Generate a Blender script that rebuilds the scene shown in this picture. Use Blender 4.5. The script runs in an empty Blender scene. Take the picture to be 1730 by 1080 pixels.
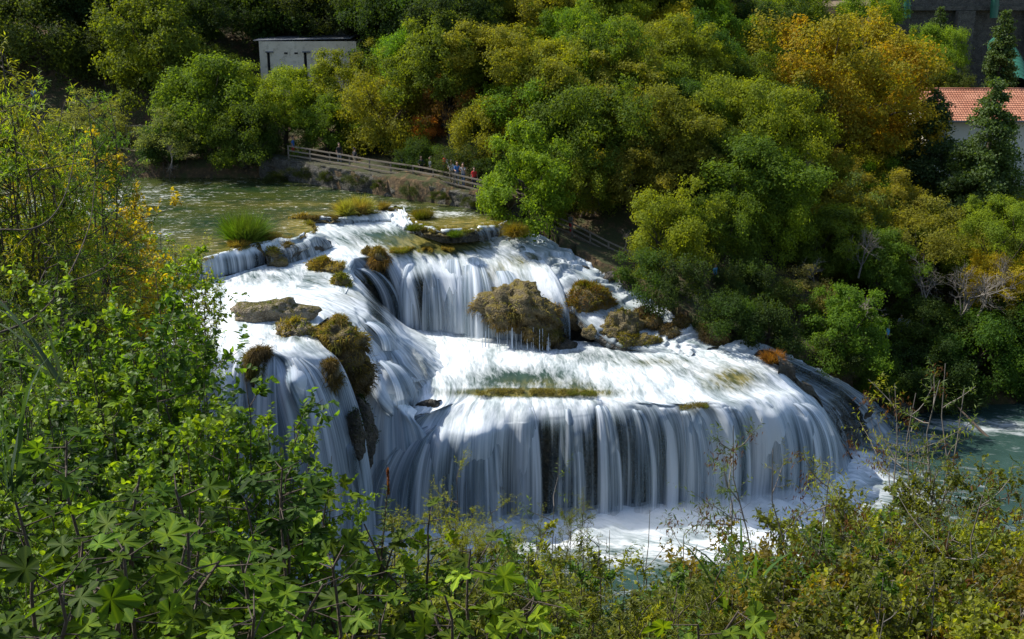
import bpy, math, random
import numpy as np
from mathutils import Vector, Matrix

# ------------------------------------------------------------------ camera, sky, sun, exposure
C = bpy.context.scene
CAM_Z = 33.0
PITCH = math.radians(18.0)
FPX = 1922.0
cam_d = bpy.data.cameras.new('camera'); cam = bpy.data.objects.new('camera', cam_d)
C.collection.objects.link(cam); C.camera = cam
cam.location = (0, 0, CAM_Z); cam.rotation_euler = (math.pi/2-PITCH, 0, 0)
cam_d.sensor_width = 36.0; cam_d.lens = 36.0*FPX/1730.0
cam_d.clip_start = 0.05; cam_d.clip_end = 3000

SUN_EL = math.radians(50.0)
SUN_AZ = math.radians(-70.0)       # from straight ahead (+Y), negative = towards the left (-X)
sdir = Vector((math.sin(SUN_AZ)*math.cos(SUN_EL), math.cos(SUN_AZ)*math.cos(SUN_EL), math.sin(SUN_EL)))
world = bpy.data.worlds.new("World"); C.world = world; world.use_nodes = True
wn = world.node_tree; wn.nodes.clear()
sky = wn.nodes.new('ShaderNodeTexSky'); sky.sky_type = 'NISHITA'; sky.sun_disc = False
sky.sun_elevation = SUN_EL; sky.sun_rotation = SUN_AZ
bgn = wn.nodes.new('ShaderNodeBackground'); bgn.inputs['Strength'].default_value = 0.148
wo = wn.nodes.new('ShaderNodeOutputWorld')
wn.links.new(sky.outputs[0], bgn.inputs[0]); wn.links.new(bgn.outputs[0], wo.inputs[0])
sl = bpy.data.lights.new('sun', 'SUN'); sl.energy = 4.6; sl.angle = math.radians(0.5); sl.color = (1.0, 0.95, 0.86)
so = bpy.data.objects.new('sun', sl); C.collection.objects.link(so)
so.rotation_euler = sdir.to_track_quat('Z', 'Y').to_euler(); so.location = (-60, 60, 90)
C.view_settings.view_transform = 'Standard'; C.view_settings.look = 'None'
C.view_settings.exposure = 0.5; C.view_settings.gamma = 1.0; C.view_settings.use_curve_mapping = False
C.render.engine = 'CYCLES'
C.cycles.max_bounces = 6; C.cycles.diffuse_bounces = 3; C.cycles.glossy_bounces = 2
C.cycles.transmission_bounces = 3; C.cycles.transparent_max_bounces = 24; C.cycles.use_denoising = True; C.cycles.volume_bounces = 2

# ------------------------------------------------------------------ helpers
cP, sP = math.cos(PITCH), math.sin(PITCH)
def ray(px, py):
    cx, cy = (px-865.0)/FPX, -(py-540.0)/FPX
    return np.array((cx, cP + cy*sP, -sP + cy*cP))
def P(px, py, z):
    r = ray(px, py); t = (z-CAM_Z)/r[2]; return np.array((r[0]*t, r[1]*t, z))
def PD(px, py, d):
    r = ray(px, py); t = d/r[1]; return np.array((r[0]*t, d, CAM_Z + r[2]*t))
def topix(p):
    p = np.asarray(p, float); x, y, z = p[..., 0], p[..., 1], p[..., 2]-CAM_Z
    dep = y*cP - z*sP; up = y*sP + z*cP
    dep = np.where(dep < .01, .01, dep)
    return 865+FPX*x/dep, 540-FPX*up/dep

def _hash(i, j, k, s):
    h = (i*374761393 + j*668265263 + k*2147483647 + s*1274126177) & 0xffffffff
    h = ((h ^ (h >> 13))*1274126177) & 0xffffffff
    h = (h ^ (h >> 16)) & 0xffffffff
    return h/4294967295.0
def vnoise(p, s=0):
    p = np.asarray(p, float); i = np.floor(p).astype(np.int64); f = p-i; f = f*f*(3-2*f)
    r = 0
    for a in (0, 1):
        wa = f[..., 0] if a else 1-f[..., 0]
        for b in (0, 1):
            wb = f[..., 1] if b else 1-f[..., 1]
            for c in (0, 1):
                wc = f[..., 2] if c else 1-f[..., 2]
                r = r + wa*wb*wc*_hash(i[..., 0]+a, i[..., 1]+b, i[..., 2]+c, s)
    return r*2-1
def fbm(p, o=4, s=0):
    r = 0; a = .5; p = np.asarray(p, float)
    for k in range(o):
        r = r + a*vnoise(p, s+k); a *= .5; p = p*2.03+7.1
    return r
def v3(x, y, z=0.0):
    x, y, z = np.broadcast_arrays(np.asarray(x, float), y, z); return np.stack([x, y, z], -1)
def sstep(a, b, x):
    t = np.clip((x-a)/(b-a), 0, 1); return t*t*(3-2*t)

def mesh(name, V, F, smooth=False, uv=None, attrs=None, mats=(), midx=None):
    """V (n,3); F one (m,k) array or a list of such arrays."""
    if isinstance(F, np.ndarray): F = [F]
    F = [np.asarray(f, np.int32) for f in F if len(f)]
    me = bpy.data.meshes.new(name)
    me.vertices.add(len(V)); me.vertices.foreach_set('co', np.asarray(V, np.float32).ravel())
    loops = np.concatenate([f.ravel() for f in F]); tot = np.concatenate([np.full(len(f), f.shape[1], np.int32) for f in F])
    me.loops.add(len(loops)); me.loops.foreach_set('vertex_index', loops)
    start = np.concatenate([[0], np.cumsum(tot)[:-1]]).astype(np.int32)
    me.polygons.add(len(tot)); me.polygons.foreach_set('loop_start', start)
    try: me.polygons.foreach_set('loop_total', tot)
    except Exception: pass
    if midx is not None: me.polygons.foreach_set('material_index', np.asarray(midx, np.int32))
    me.update(calc_edges=True)
    me.polygons.foreach_set('use_smooth', np.full(len(tot), bool(smooth)))
    if uv is not None:
        l = me.uv_layers.new(name='UVMap'); l.data.foreach_set('uv', np.asarray(uv, np.float32)[loops].ravel())
    for k, a in (attrs or {}).items():
        at = me.attributes.new(k, 'FLOAT', 'POINT'); at.data.foreach_set('value', np.asarray(a, np.float32))
    for m in mats: me.materials.append(m)
    me.update()
    return me
def link(name, me, parent=None, loc=None, kind=None, label=None, cat=None, group=None, color=None, rot=None):
    o = bpy.data.objects.new(name, me); C.collection.objects.link(o)
    if parent is not None: o.parent = parent
    if loc is not None: o.location = loc
    if rot is not None: o.rotation_euler = rot
    if kind: o['kind'] = kind
    if label: o['label'] = label
    if cat: o['category'] = cat
    if group: o['group'] = group
    if color is not None: o.color = (*color[:3], 1)
    return o
def root(name, loc, label, cat, group=None, rz=0):
    return link(name, None, loc=loc, rot=(0, 0, rz), label=label, cat=cat, group=group)

class MB:
    def __init__(s): s.V = []; s.F = {}; s.n = 0; s.M = {}; s.A = []
    def add(s, V, F, m=0, a=0.0):
        V = np.asarray(V, float).reshape(-1, 3); F = np.asarray(F, int)
        s.F.setdefault(F.shape[1], []).append(F+s.n); s.M.setdefault(F.shape[1], []).append(np.full(len(F), m))
        s.V.append(V); s.A.append(np.full(len(V), float(a)) if np.isscalar(a) else np.asarray(a)); s.n += len(V)
    def tube(s, pts, rad, n=6, m=0, a=0.0):
        pts = np.asarray(pts, float); rad = np.broadcast_to(np.asarray(rad, float), (len(pts),))
        T = np.gradient(pts, axis=0); T /= np.linalg.norm(T, axis=1)[:, None]+1e-9
        ref = np.array((0.31, 0.17, 0.93)); 
        A = np.cross(T, ref); A /= np.linalg.norm(A, axis=1)[:, None]+1e-9; B = np.cross(T, A)
        th = np.arange(n)*2*math.pi/n
        V = pts[:, None]+rad[:, None, None]*(np.cos(th)[None, :, None]*A[:, None]+np.sin(th)[None, :, None]*B[:, None])
        i = np.arange(len(pts)-1)[:, None]*n; j = np.arange(n)[None]; j2 = (j+1) % n
        F = np.stack([i+j, i+j2, i+n+j2, i+n+j], -1).reshape(-1, 4)
        s.add(V.reshape(-1, 3), F, m, a)
    def box(s, c, size, rot=None, m=0, taper=1.0):
        h = np.asarray(size)/2.0
        V = np.array([(x*(taper if z > 0 else 1), y*(taper if z > 0 else 1), z) for z in (-1, 1) for y in (-1, 1) for x in (-1, 1)])*h
        if rot is not None: V = V @ np.asarray(rot).T
        s.add(V+np.asarray(c), np.array([(0, 2, 3, 1), (4, 5, 7, 6), (0, 1, 5, 4), (2, 6, 7, 3), (0, 4, 6, 2), (1, 3, 7, 5)]), m)
    def build(s, name, mats, smooth=False, attr=None):
        V = np.concatenate(s.V); F = [np.concatenate(f) for f in s.F.values()]; mi = np.concatenate([np.concatenate(f) for f in s.M.values()])
        return mesh(name, V, F, smooth, mats=mats, midx=mi, attrs={attr: np.concatenate(s.A)} if attr else None)
def rotz(a):
    c, s_ = math.cos(a), math.sin(a); return np.array(((c, -s_, 0), (s_, c, 0), (0, 0, 1)))

# ------------------------------------------------------------------ materials
class NT:
    def __init__(s, name):
        s.m = bpy.data.materials.new(name); s.m.use_nodes = True; s.t = s.m.node_tree; s.t.nodes.clear()
    def n(s, typ, **kw):
        nd = s.t.nodes.new('ShaderNode'+typ)
        for k, v in kw.items():
            if k.startswith('_'): setattr(nd, k[1:], v)
            else: s.set(nd, k, v)
        return nd
    def set(s, nd, k, v):
        k = {'i0': 0, 'i1': 1, 'i2': 2}.get(k, k)
        if isinstance(v, bpy.types.NodeSocket): s.t.links.new(v, nd.inputs[k])
        elif isinstance(v, bpy.types.Node): s.t.links.new(v.outputs[0], nd.inputs[k])
        else: nd.inputs[k].default_value = v
    def math(s, op, a, b=0.0, c=None, clamp=False):
        nd = s.n('Math', _operation=op, _use_clamp=clamp); s.set(nd, 0, a); s.set(nd, 1, b)
        if c is not None: s.set(nd, 2, c)
        return nd.outputs[0]
    def mix(s, f, a, b):
        nd = s.n('MixRGB'); s.set(nd, 0, f); s.set(nd, 1, a if not isinstance(a, tuple) else (*a[:3], 1)); s.set(nd, 2, b if not isinstance(b, tuple) else (*b[:3], 1)); return nd.outputs[0]
    def mul(s, a, b):
        nd = s.n('MixRGB', _blend_type='MULTIPLY'); nd.inputs[0].default_value = 1; s.set(nd, 1, a); s.set(nd, 2, b); return nd.outputs[0]
    def noise(s, vec, scale, detail=3, rough=.55, dist=0.0):
        return s.n('TexNoise', Vector=vec, Scale=scale, Detail=detail, Roughness=rough, Distortion=dist).outputs[0]
    def mapping(s, vec, sc):
        nd = s.n('Mapping', Vector=vec); nd.inputs['Scale'].default_value = sc; return nd.outputs[0]
    def attr(s, name): return s.n('Attribute', _attribute_name=name).outputs['Fac']
    def rng(s, v, a, b, c=0.0, d=1.0, smooth=True):
        nd = s.n('MapRange', _interpolation_type='SMOOTHSTEP' if smooth else 'LINEAR'); s.set(nd, 0, v)
        for k, x in enumerate((a, b, c, d)): s.set(nd, k+1, x)
        return nd.outputs[0]
    def out(s, surf): s.t.links.new(surf if isinstance(surf, bpy.types.NodeSocket) else surf.outputs[0], s.n('OutputMaterial').inputs[0]); return s.m

def mat_water():
    """rushing water: attributes foam (white amount), moss (green bed showing), fall (steep curtain, gaps open on the rock)"""
    t = NT('rushing_water'); uv = t.n('UVMap').outputs[0]; tc = t.n('TexCoord').outputs['Object']
    foam, moss, fall = t.attr('foam'), t.attr('moss'), t.attr('fall')
    wob = t.noise(t.mapping(uv, (.5, .35, 1)), 1.0, 2)
    uvw = t.n('VectorMath', _operation='ADD'); t.set(uvw, 0, uv)
    cx = t.n('CombineXYZ', X=t.math('MULTIPLY', t.math('SUBTRACT', wob, .5), .9)); t.set(uvw, 1, cx)
    uvw = uvw.outputs[0]
    s0 = t.noise(t.mapping(uv, (.45, .03, 1)), 1.0, 2)
    s1 = t.noise(t.mapping(uv, (1.5, .06, 1)), 1.0, 1)
    s2 = t.noise(t.mapping(uv, (5.2, .11, 1)), 1.0, 1)
    s3 = t.noise(t.mapping(uv, (17., .22, 1)), 1.0, 1)
    st = t.math('ADD', t.math('ADD', t.math('MULTIPLY', s0, .34), t.math('MULTIPLY', s1, .34)), t.math('ADD', t.math('MULTIPLY', s2, .20), t.math('MULTIPLY', s3, .12)))
    p1 = t.noise(t.mapping(uvw, (1.1, .32, 1)), 1.0, 4, .6, .6)
    p2 = t.noise(t.mapping(uvw, (5.5, 1.5, 1)), 1.0, 4, .6, .4)
    p3 = t.noise(t.mapping(uvw, (19, 3.2, 1)), 1.0, 2, .6, .4)
    pt = t.math('ADD', t.math('MULTIPLY', p1, .58), t.math('ADD', t.math('MULTIPLY', p2, .32), t.math('MULTIPLY', p3, .10)))
    fv_pool = t.math('ADD', t.math('MULTIPLY', t.math('SUBTRACT', pt, .5), 3.0), foam, clamp=True)
    fv_fall = t.math('ADD', t.math('MULTIPLY', t.math('SUBTRACT', st, .5), 4.2), foam, clamp=True)
    fv = t.n('Mix', _data_type='FLOAT'); t.set(fv, 0, fall); t.set(fv, 2, fv_pool); t.set(fv, 3, fv_fall); fv = fv.outputs[0]
    g = t.noise(tc, .35, 4, .6, .3)
    gm = t.noise(t.mapping(uv, (2.2, .8, 1)), 1.0, 4, .65)
    teal = t.mix(g, (.011, .030, .027), (.05, .095, .078))
    mossc = t.mix(t.rng(gm, .35, .68), (.055, .06, .012), (.24, .20, .055))
    clear = t.mix(moss, teal, mossc)
    white = t.mix(t.rng(pt, .36, .60), (.60, .68, .71), (.80, .83, .84))
    wfall = t.mix(t.rng(st, .40, .58), (.40, .52, .66), (.76, .82, .88))  # thin streaks: pale bluish water, with blue shade put into the dark end
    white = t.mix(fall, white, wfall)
    colr = t.mix(fv, clear, white)
    b = t.n('BsdfPrincipled'); t.set(b, 'Base Color', colr)
    t.set(b, 'Roughness', t.math('MULTIPLY_ADD', fv, .45, .18)); b.inputs['IOR'].default_value = 1.33
    hgt = t.n('Mix', _data_type='FLOAT'); t.set(hgt, 0, fall); t.set(hgt, 2, pt); t.set(hgt, 3, st)
    bump = t.n('Bump', Strength=t.math('MULTIPLY_ADD', fall, .30, .30), Distance=.22); t.set(bump, 'Height', hgt.outputs[0]); t.set(b, 'Normal', bump)
    tr = t.n('BsdfTranslucent'); t.set(tr, 'Color', white); t.set(tr, 'Normal', bump)
    m1 = t.n('MixShader'); t.set(m1, 0, t.math('MULTIPLY', t.math('MULTIPLY', fv, fall), .30)); t.set(m1, 1, b); t.set(m1, 2, tr)
    al = t.math('ADD', t.math('MULTIPLY', t.math('SUBTRACT', st, .5), 4.2), t.math('MULTIPLY_ADD', foam, 1.5, -.22), clamp=True)
    al = t.math('MULTIPLY_ADD', al, .95, .05)
    al = t.math('SUBTRACT', 1.0, t.math('MULTIPLY', fall, t.math('SUBTRACT', 1.0, al)), clamp=True)
    m2 = t.n('MixShader'); t.set(m2, 0, al); t.set(m2, 1, t.n('BsdfTransparent')); t.set(m2, 2, m1)
    return t.out(m2)
def mat_river():
    t = NT('clear_river_water'); tc = t.n('TexCoord').outputs['Object']
    foam, moss = t.attr('foam'), t.attr('moss')
    q = t.mapping(tc, (.28, .6, 1))
    a = t.noise(q, .55, 5, .6, .4); b2 = t.noise(t.mapping(tc, (.9, 1.7, 1)), 1.4, 4, .62, .3); c = t.noise(t.mapping(tc, (1.0, 2.6, 1)), 3.2, 3, .6, .5)
    bed = t.mix(t.rng(a, .36, .62), (.014, .034, .012), (.052, .066, .013))
    bed = t.mix(t.rng(b2, .5, .72), bed, (.10, .092, .022))
    bed = t.mix(t.math('MULTIPLY', moss, t.rng(b2, .30, .58)), bed, (.24, .19, .045))
    pt = t.math('ADD', t.math('MULTIPLY', b2, .5), t.math('MULTIPLY', c, .5))
    fv = t.math('ADD', t.math('MULTIPLY', t.math('SUBTRACT', pt, .56), 5.5), foam, clamp=True)
    colr = t.mix(fv, bed, (.80, .84, .84))
    b = t.n('BsdfPrincipled'); t.set(b, 'Base Color', colr); t.set(b, 'Roughness', t.math('MULTIPLY_ADD', fv, .4, .09)); b.inputs['IOR'].default_value = 1.33
    bump = t.n('Bump', Strength=.5, Distance=.10); t.set(bump, 'Height', t.math('ADD', pt, t.math('MULTIPLY', t.noise(t.mapping(tc, (1, 2.2, 1)), 7., 2), .35))); t.set(b, 'Normal', bump)
    return t.out(b)
def mat_rock(name, c1, c2, c3, sc=1.0, moss=None, rough=.9, bump=.25):
    t = NT(name); tc = t.n('TexCoord').outputs['Object']
    a = t.noise(tc, .8*sc, 5, .6); b_ = t.noise(tc, 4*sc, 5, .65); v = t.n('TexVoronoi', Vector=tc, Scale=5*sc).outputs[0]
    col = t.mix(t.rng(a, .35, .65), c1, c2); col = t.mix(t.rng(b_, .48, .7), col, c3)
    if moss is not None:
        nz = t.n('SeparateXYZ', Vector=t.n('NewGeometry').outputs['Normal']).outputs[2]
        mk = t.math('ADD', t.math('MULTIPLY', t.math('SUBTRACT', t.noise(tc, 1.7*sc, 4), .5), 2.2), t.math('MULTIPLY', nz, .6), clamp=True)
        col = t.mix(t.rng(mk, .25, .65), col, moss)
    b = t.n('BsdfPrincipled'); t.set(b, 'Base Color', col); b.inputs['Roughness'].default_value = rough
    bump_ = t.n('Bump', Strength=.9, Distance=bump); t.set(bump_, 'Height', t.math('ADD', b_, t.math('MULTIPLY', v, .5))); t.set(b, 'Normal', bump_)
    return t.out(b)
def mat_leaf(name, tl=.42, rough=.42, alt=(1.45, 1.15, .5), spec=.35):
    """object colour times leaf-by-leaf variation; alt pushes part of the leaves to another hue"""
    t = NT(name); oc = t.n('ObjectInfo').outputs['Color']; r = t.attr('v'); c = t.attr('c')
    k = t.math('MULTIPLY_ADD', r, .9, .55)
    kk = t.n('CombineXYZ', X=k, Y=k, Z=k)
    col = t.mul(oc, kk.outputs[0])
    col2 = t.mul(col, (*alt, 1))
    col = t.mix(t.math('MULTIPLY', t.rng(c, .45, .95), .8), col, col2)
    b = t.n('BsdfPrincipled'); t.set(b, 'Base Color', col); b.inputs['Roughness'].default_value = rough; b.inputs['Specular IOR Level'].default_value = spec
    tr = t.n('BsdfTranslucent'); t.set(tr, 'Color', t.mul(col, (2.3, 2.15, .5, 1)))
    m = t.n('MixShader'); m.inputs[0].default_value = tl; t.set(m, 1, b); t.set(m, 2, tr)
    return t.out(m)
def mat_plain(name, col, rough=.8, var=.25, sc=3.0, bump=0.0, metal=0.0, use_obj=False):
    t = NT(name); tc = t.n('TexCoord').outputs['Object']; a = t.noise(tc, sc, 4, .6)
    base = t.n('ObjectInfo').outputs['Color'] if use_obj else (*col, 1)
    k = t.math('MULTIPLY_ADD', a, 2*var, 1-var); kk = t.n('CombineXYZ', X=k, Y=k, Z=k)
    b = t.n('BsdfPrincipled'); t.set(b, 'Base Color', t.mul(base, kk.outputs[0])); b.inputs['Roughness'].default_value = rough; b.inputs['Metallic'].default_value = metal
    if bump: bp = t.n('Bump', Strength=.8, Distance=bump); t.set(bp, 'Height', t.noise(tc, sc*4, 3)); t.set(b, 'Normal', bp)
    return t.out(b)
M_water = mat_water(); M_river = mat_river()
M_wet = mat_rock('wet_travertine', (.022, .020, .014), (.055, .045, .028), (.11, .09, .055), 1.0, None, .55, .3)
M_trav = mat_rock('dry_travertine', (.16, .125, .075), (.30, .25, .17), (.38, .33, .24), 2.2, (.11, .095, .02), .95, .18)
M_mossrock = mat_rock('mossy_travertine', (.09, .07, .035), (.17, .13, .06), (.22, .19, .10), 2.0, (.15, .115, .02), .95, .18)
M_soil = mat_rock('leaf_litter_soil', (.035, .026, .014), (.085, .055, .025), (.16, .10, .045), .8, (.04, .045, .012), 1.0, .1)
M_leaf = mat_leaf('tree_leaves', .45, .6, (1.2, 1.08, .5), .12)
M_orange = mat_leaf('autumn_leaves', .42, .6, (1.3, .82, .35), .12)
M_needle = mat_leaf('conifer_needles', .32, .6, (1.3, 1.15, .6))
M_near = mat_leaf('glossy_near_leaves', .50, .45, (1.35, 1.2, .5), .22)
M_fig = mat_leaf('fig_leaves', .42, .55, (1.9, 1.6, .9), .10)
M_blade = mat_leaf('grass_blades', .35, .7, (.75, 1.15, .6), .2)
M_bark = mat_plain('bark', (.075, .058, .042), .95, .5, 4, .03)
M_twig = mat_plain('grey_bare_twigs', (.17, .15, .125), .9, .3, 4)
# ------------------------------------------------------------------ the falls and the pools
def catmull(A, n, closed=False):
    """resample A (k,...) to n samples with a Catmull-Rom spline"""
    k = len(A)
    if k == 2: t = np.linspace(0, 1, n); return A[0]+(A[1]-A[0])*t.reshape((-1,)+(1,)*(A.ndim-1))
    t = np.linspace(0, k-1, n); i = np.minimum(t.astype(int), k-2); f = (t-i).reshape((-1,)+(1,)*(A.ndim-1))
    g = lambda j: A[np.clip(j, 0, k-1)]
    p0 = np.where((i == 0).reshape(f.shape), 2*A[0]-A[1], g(i-1)); p1 = g(i); p2 = g(i+1)
    p3 = np.where((i == k-2).reshape(f.shape), 2*A[-1]-A[-2], g(i+2))
    return .5*(2*p1+(p2-p0)*f+(2*p0-5*p1+4*p2-p3)*f*f+(3*p1-p0-3*p2+p3)*f**3)
def grid_faces(nr, nc):
    i = np.arange(nr-1)[:, None]*nc; j = np.arange(nc-1)[None]
    return np.stack([i+j, i+nc+j, i+nc+j+1, i+j+1], -1).reshape(-1, 4)
def grid_normals(G):
    du = np.gradient(G, axis=1); dv = np.gradient(G, axis=0); N = np.cross(du, -dv)
    N /= np.linalg.norm(N, axis=2)[..., None]+1e-9
    s = np.where(N[..., 2].mean() < 0, -1, 1); return N*s

# look of the water by place: (x, y, rx, ry, amount)
FOAM_LESS = [(695, 405, 90, 17, .85), (735, 412, 80, 18, 1.4), (900, 663, 115, 7, 1.5), (600, 403, 45, 8, .5), (445, 470, 70, 12, .5), (905, 648, 110, 16, .55), (660, 402, 95, 16, .62), (600, 398, 30, 9, .35), (705, 418, 70, 9, .75), (520, 470, 60, 18, .45), (440, 455, 40, 8, .4), (585, 500, 30, 16, .3), (560, 560, 50, 25, .4),
  (880, 640, 85, 18, .75), (980, 655, 50, 12, .6), (1240, 640, 50, 22, .62), (1180, 690, 30, 12, .5), (1180, 625, 60, 12, .4), (1010, 600, 70, 16, .42), (1110, 612, 70, 9, .45),
  (930, 575, 50, 6, .45), (500, 545, 60, 18, .2), (480, 570, 50, 9, .4), (870, 415, 50, 12, .25), (835, 465, 40, 16, .45), (880, 440, 40, 14, .35)]
MOSSY = [(740, 412, 80, 16, 1.2), (900, 664, 120, 8, 1.3), (740, 408, 60, 18, 1), (680, 420, 90, 9, 1), (850, 462, 50, 30, 1), (890, 440, 45, 20, .8), (1240, 640, 55, 26, 1), (1180, 692, 35, 14, 1), (900, 662, 110, 9, 1), (1000, 664, 40, 10, 1),
  (1110, 612, 60, 10, .5), (560, 565, 50, 25, .8), (600, 500, 30, 20, .6), (930, 650, 90, 10, .5)]
THIN = [(720, 500, 24, 60, .40), (635, 500, 26, 60, .60), (660, 520, 15, 60, .35), (700, 480, 30, 50, .12), (735, 520, 18, 50, .16), (900, 700, 130, 22, .26), (960, 770, 120, 90, .28), (700, 800, 25, 90, .25), (770, 830, 25, 70, .25), (1015, 780, 12, 90, .35), (870, 790, 14, 110, .2),
  (1260, 720, 12, 40, .2), (1075, 760, 14, 60, .18), (1430, 730, 30, 50, .22), (600, 800, 14, 100, .2), (565, 650, 10, 70, .4), (430, 640, 22, 60, .25), (355, 640, 25, 60, .15), (620, 470, 15, 40, .2), (720, 620, 50, 40, .15), (665, 600, 20, 60, .08),
  (1110, 520, 70, 50, .22), (1010, 460, 60, 30, .1), (450, 436, 60, 20, .25), (760, 400, 80, 14, .2), (900, 480, 50, 50, .25)]
THICK = [(690, 740, 40, 60, .3), (640, 700, 30, 60, .2), (540, 760, 40, 120, .35), (470, 700, 20, 80, .25), (735, 735, 45, 40, .35), (800, 740, 45, 60, .4), (815, 820, 25, 80, .25), (1170, 740, 22, 90, .45), (1120, 700, 40, 30, .25), (1330, 720, 50, 50, .25), (1220, 780, 16, 70, .25), (1370, 780, 30, 60, .2), (880, 760, 14, 90, .25), (700, 800, 20, 60, .1), (525, 700, 28, 110, .5), (480, 640, 30, 30, .3),
  (395, 640, 18, 60, .25), (790, 490, 26, 60, .3), (690, 490, 14, 60, .2), (750, 470, 10, 50, .2), (840, 520, 30, 50, .2), (605, 490, 18, 40, .35), (660, 570, 40, 30, .3), (620, 820, 20, 90, .2), (985, 700, 20, 30, .2), (1040, 800, 16, 60, .15)]
def blobs(L, X, Y):
    r = np.zeros(X.shape)
    for (a, b, rx, ry, k) in L: r = np.maximum(r, k*np.exp(-((X-a)/rx)**2*.9-((Y-b)/ry)**2*.9))
    return r
KNOWN = []
def unit_(v):
    v = np.array((v[0], v[1], 0.)); return v/(np.linalg.norm(v)+1e-9)
def px2w(row): return np.array([P(a, b, c) for (a, b, c) in row])
def falling(lip, foot, n=5, ease=2.0, pw=1.35):
    """rows between a lip and its foot: first out, then straight down"""
    out = []
    pw = np.asarray(pw, float)
    for k in range(1, n+1):
        s = k/float(n); h = (1-(1-s)**np.asarray(ease, float)); h = h[:, None] if np.ndim(h) else h
        r = lip+(foot-lip)*h; r[:, 2] = lip[:, 2]+(foot[:, 2]-lip[:, 2])*s**pw; out.append(r)
    return out
def loft(name, rows, du=.16, dv=.16, foam=.75, disp=.16, rock=None, lobes=(), fine=.05, bed=.55, seed=0, rockamp=.5, steps=0.0, skirt=True, fk=1.35, slope=(.28, .72)):
    rows = [px2w(r) if not isinstance(r, np.ndarray) else r for r in rows]
    if skirt:
        rr = []
        for r in rows:
            a = unit_(r[0]-r[1]); b = unit_(r[-1]-r[-2]); rr.append(np.concatenate([[r[0]+a*.32-np.array((0, 0, .75))], r, [r[-1]+b*.32-np.array((0, 0, .75))]]))
        rows = rr
    A = np.array(rows)
    W = max(np.linalg.norm(np.diff(r, axis=0), axis=1).sum() for r in rows); L = max(np.linalg.norm(np.diff(A[:, j], axis=0), axis=1).sum() for j in range(A.shape[1]))
    nc, nr = int(W/du)+2, int(L/dv)+2
    G = catmull(A, max(nr, 4)); G = catmull(G.transpose(1, 0, 2), max(nc, 4)).transpose(1, 0, 2)
    ul = np.concatenate([[0], np.cumsum(np.linalg.norm(np.diff(G, axis=1), axis=2).mean(0))]); 
    vl = np.concatenate([[0], np.cumsum(np.linalg.norm(np.diff(G, axis=0), axis=2).mean(1))])
    U, Vv = np.meshgrid(ul, vl); U = U+seed*17.3
    N = grid_normals(G); steep = sstep(slope[0], slope[1], 1-np.abs(N[..., 2]))
    fl = fbm(v3(U*.9, Vv*.13, 0), 3, 3+seed)*.9+fbm(v3(U*3.1, Vv*.22, 0), 2, 9+seed)*.35
    po = fbm(v3(U*.55, Vv*.35, 0), 3, 5+seed)*.35+fbm(v3(U*2.4, Vv*1.1, 4), 2, 6+seed)*.3
    D = disp*(fl*2.2*steep+po*(1-steep)+np.where(L > 12, 1.6, .6)*fbm(v3(U*.42, Vv*.05, 7), 2, 33+seed)*steep)
    if steps:
        ph = Vv/1.7+fbm(v3(U*.55, Vv*.3, 2), 3, 13+seed)*2.2; sw = ph-np.floor(ph); sw = sw*(1-sstep(.80, 1.0, sw))
        D = D+steps*(sw-.35)*1.5+steps*1.1*np.abs(fbm(v3(G[..., 0]*.9, G[..., 1]*.9, G[..., 2]*.9), 4, 17+seed))
    nx = N.copy(); nx[..., 2] *= np.where(steep > .5, .25, 1)
    G0 = G.copy(); KNOWN.append(G0.reshape(-1, 3)); G = G+nx*D[..., None]
    for (a, b, rx, ry, k) in lobes:
        X, Y = topix(G0); w = np.exp(-((X-a)/rx)**2-np.where(Y < b, ((Y-b)/ry)**2, ((Y-b)/(ry*3.5))**2)); G = G+w[..., None]*k*np.array((0, -1, .15))
    X, Y = topix(G)
    F_ = foam+.16*(1-steep)-blobs(FOAM_LESS, X, Y)*fk*(1-.55*steep)-blobs(THIN, X, Y)*1.25*steep+blobs(THICK, X, Y)*steep
    mo = blobs(MOSSY, X, Y)
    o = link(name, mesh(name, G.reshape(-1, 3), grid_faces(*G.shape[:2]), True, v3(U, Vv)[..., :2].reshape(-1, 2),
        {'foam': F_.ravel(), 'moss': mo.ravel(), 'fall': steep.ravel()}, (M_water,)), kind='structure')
    if rock:
        st = 2; R = G0[::st, ::st]; NR = N[::st, ::st]; u, v = U[::st, ::st], Vv[::st, ::st]; s2 = steep[::st, ::st]
        rib = fbm(v3(u*.8, v*.35, R[..., 2]*.2), 4, 21+seed)*1.3+np.abs(fbm(v3(u*2.2, v*1.0, 0), 3, 27+seed))*.8
        off = -bed+rib*rockamp*(.25+.75*s2)
        R2 = R+NR*np.minimum(off, .16*s2-.20)[..., None]
        link(rock, mesh(rock, R2.reshape(-1, 3), grid_faces(*R2.shape[:2]), True, mats=(M_wet,)), kind='structure')
    return G

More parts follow.
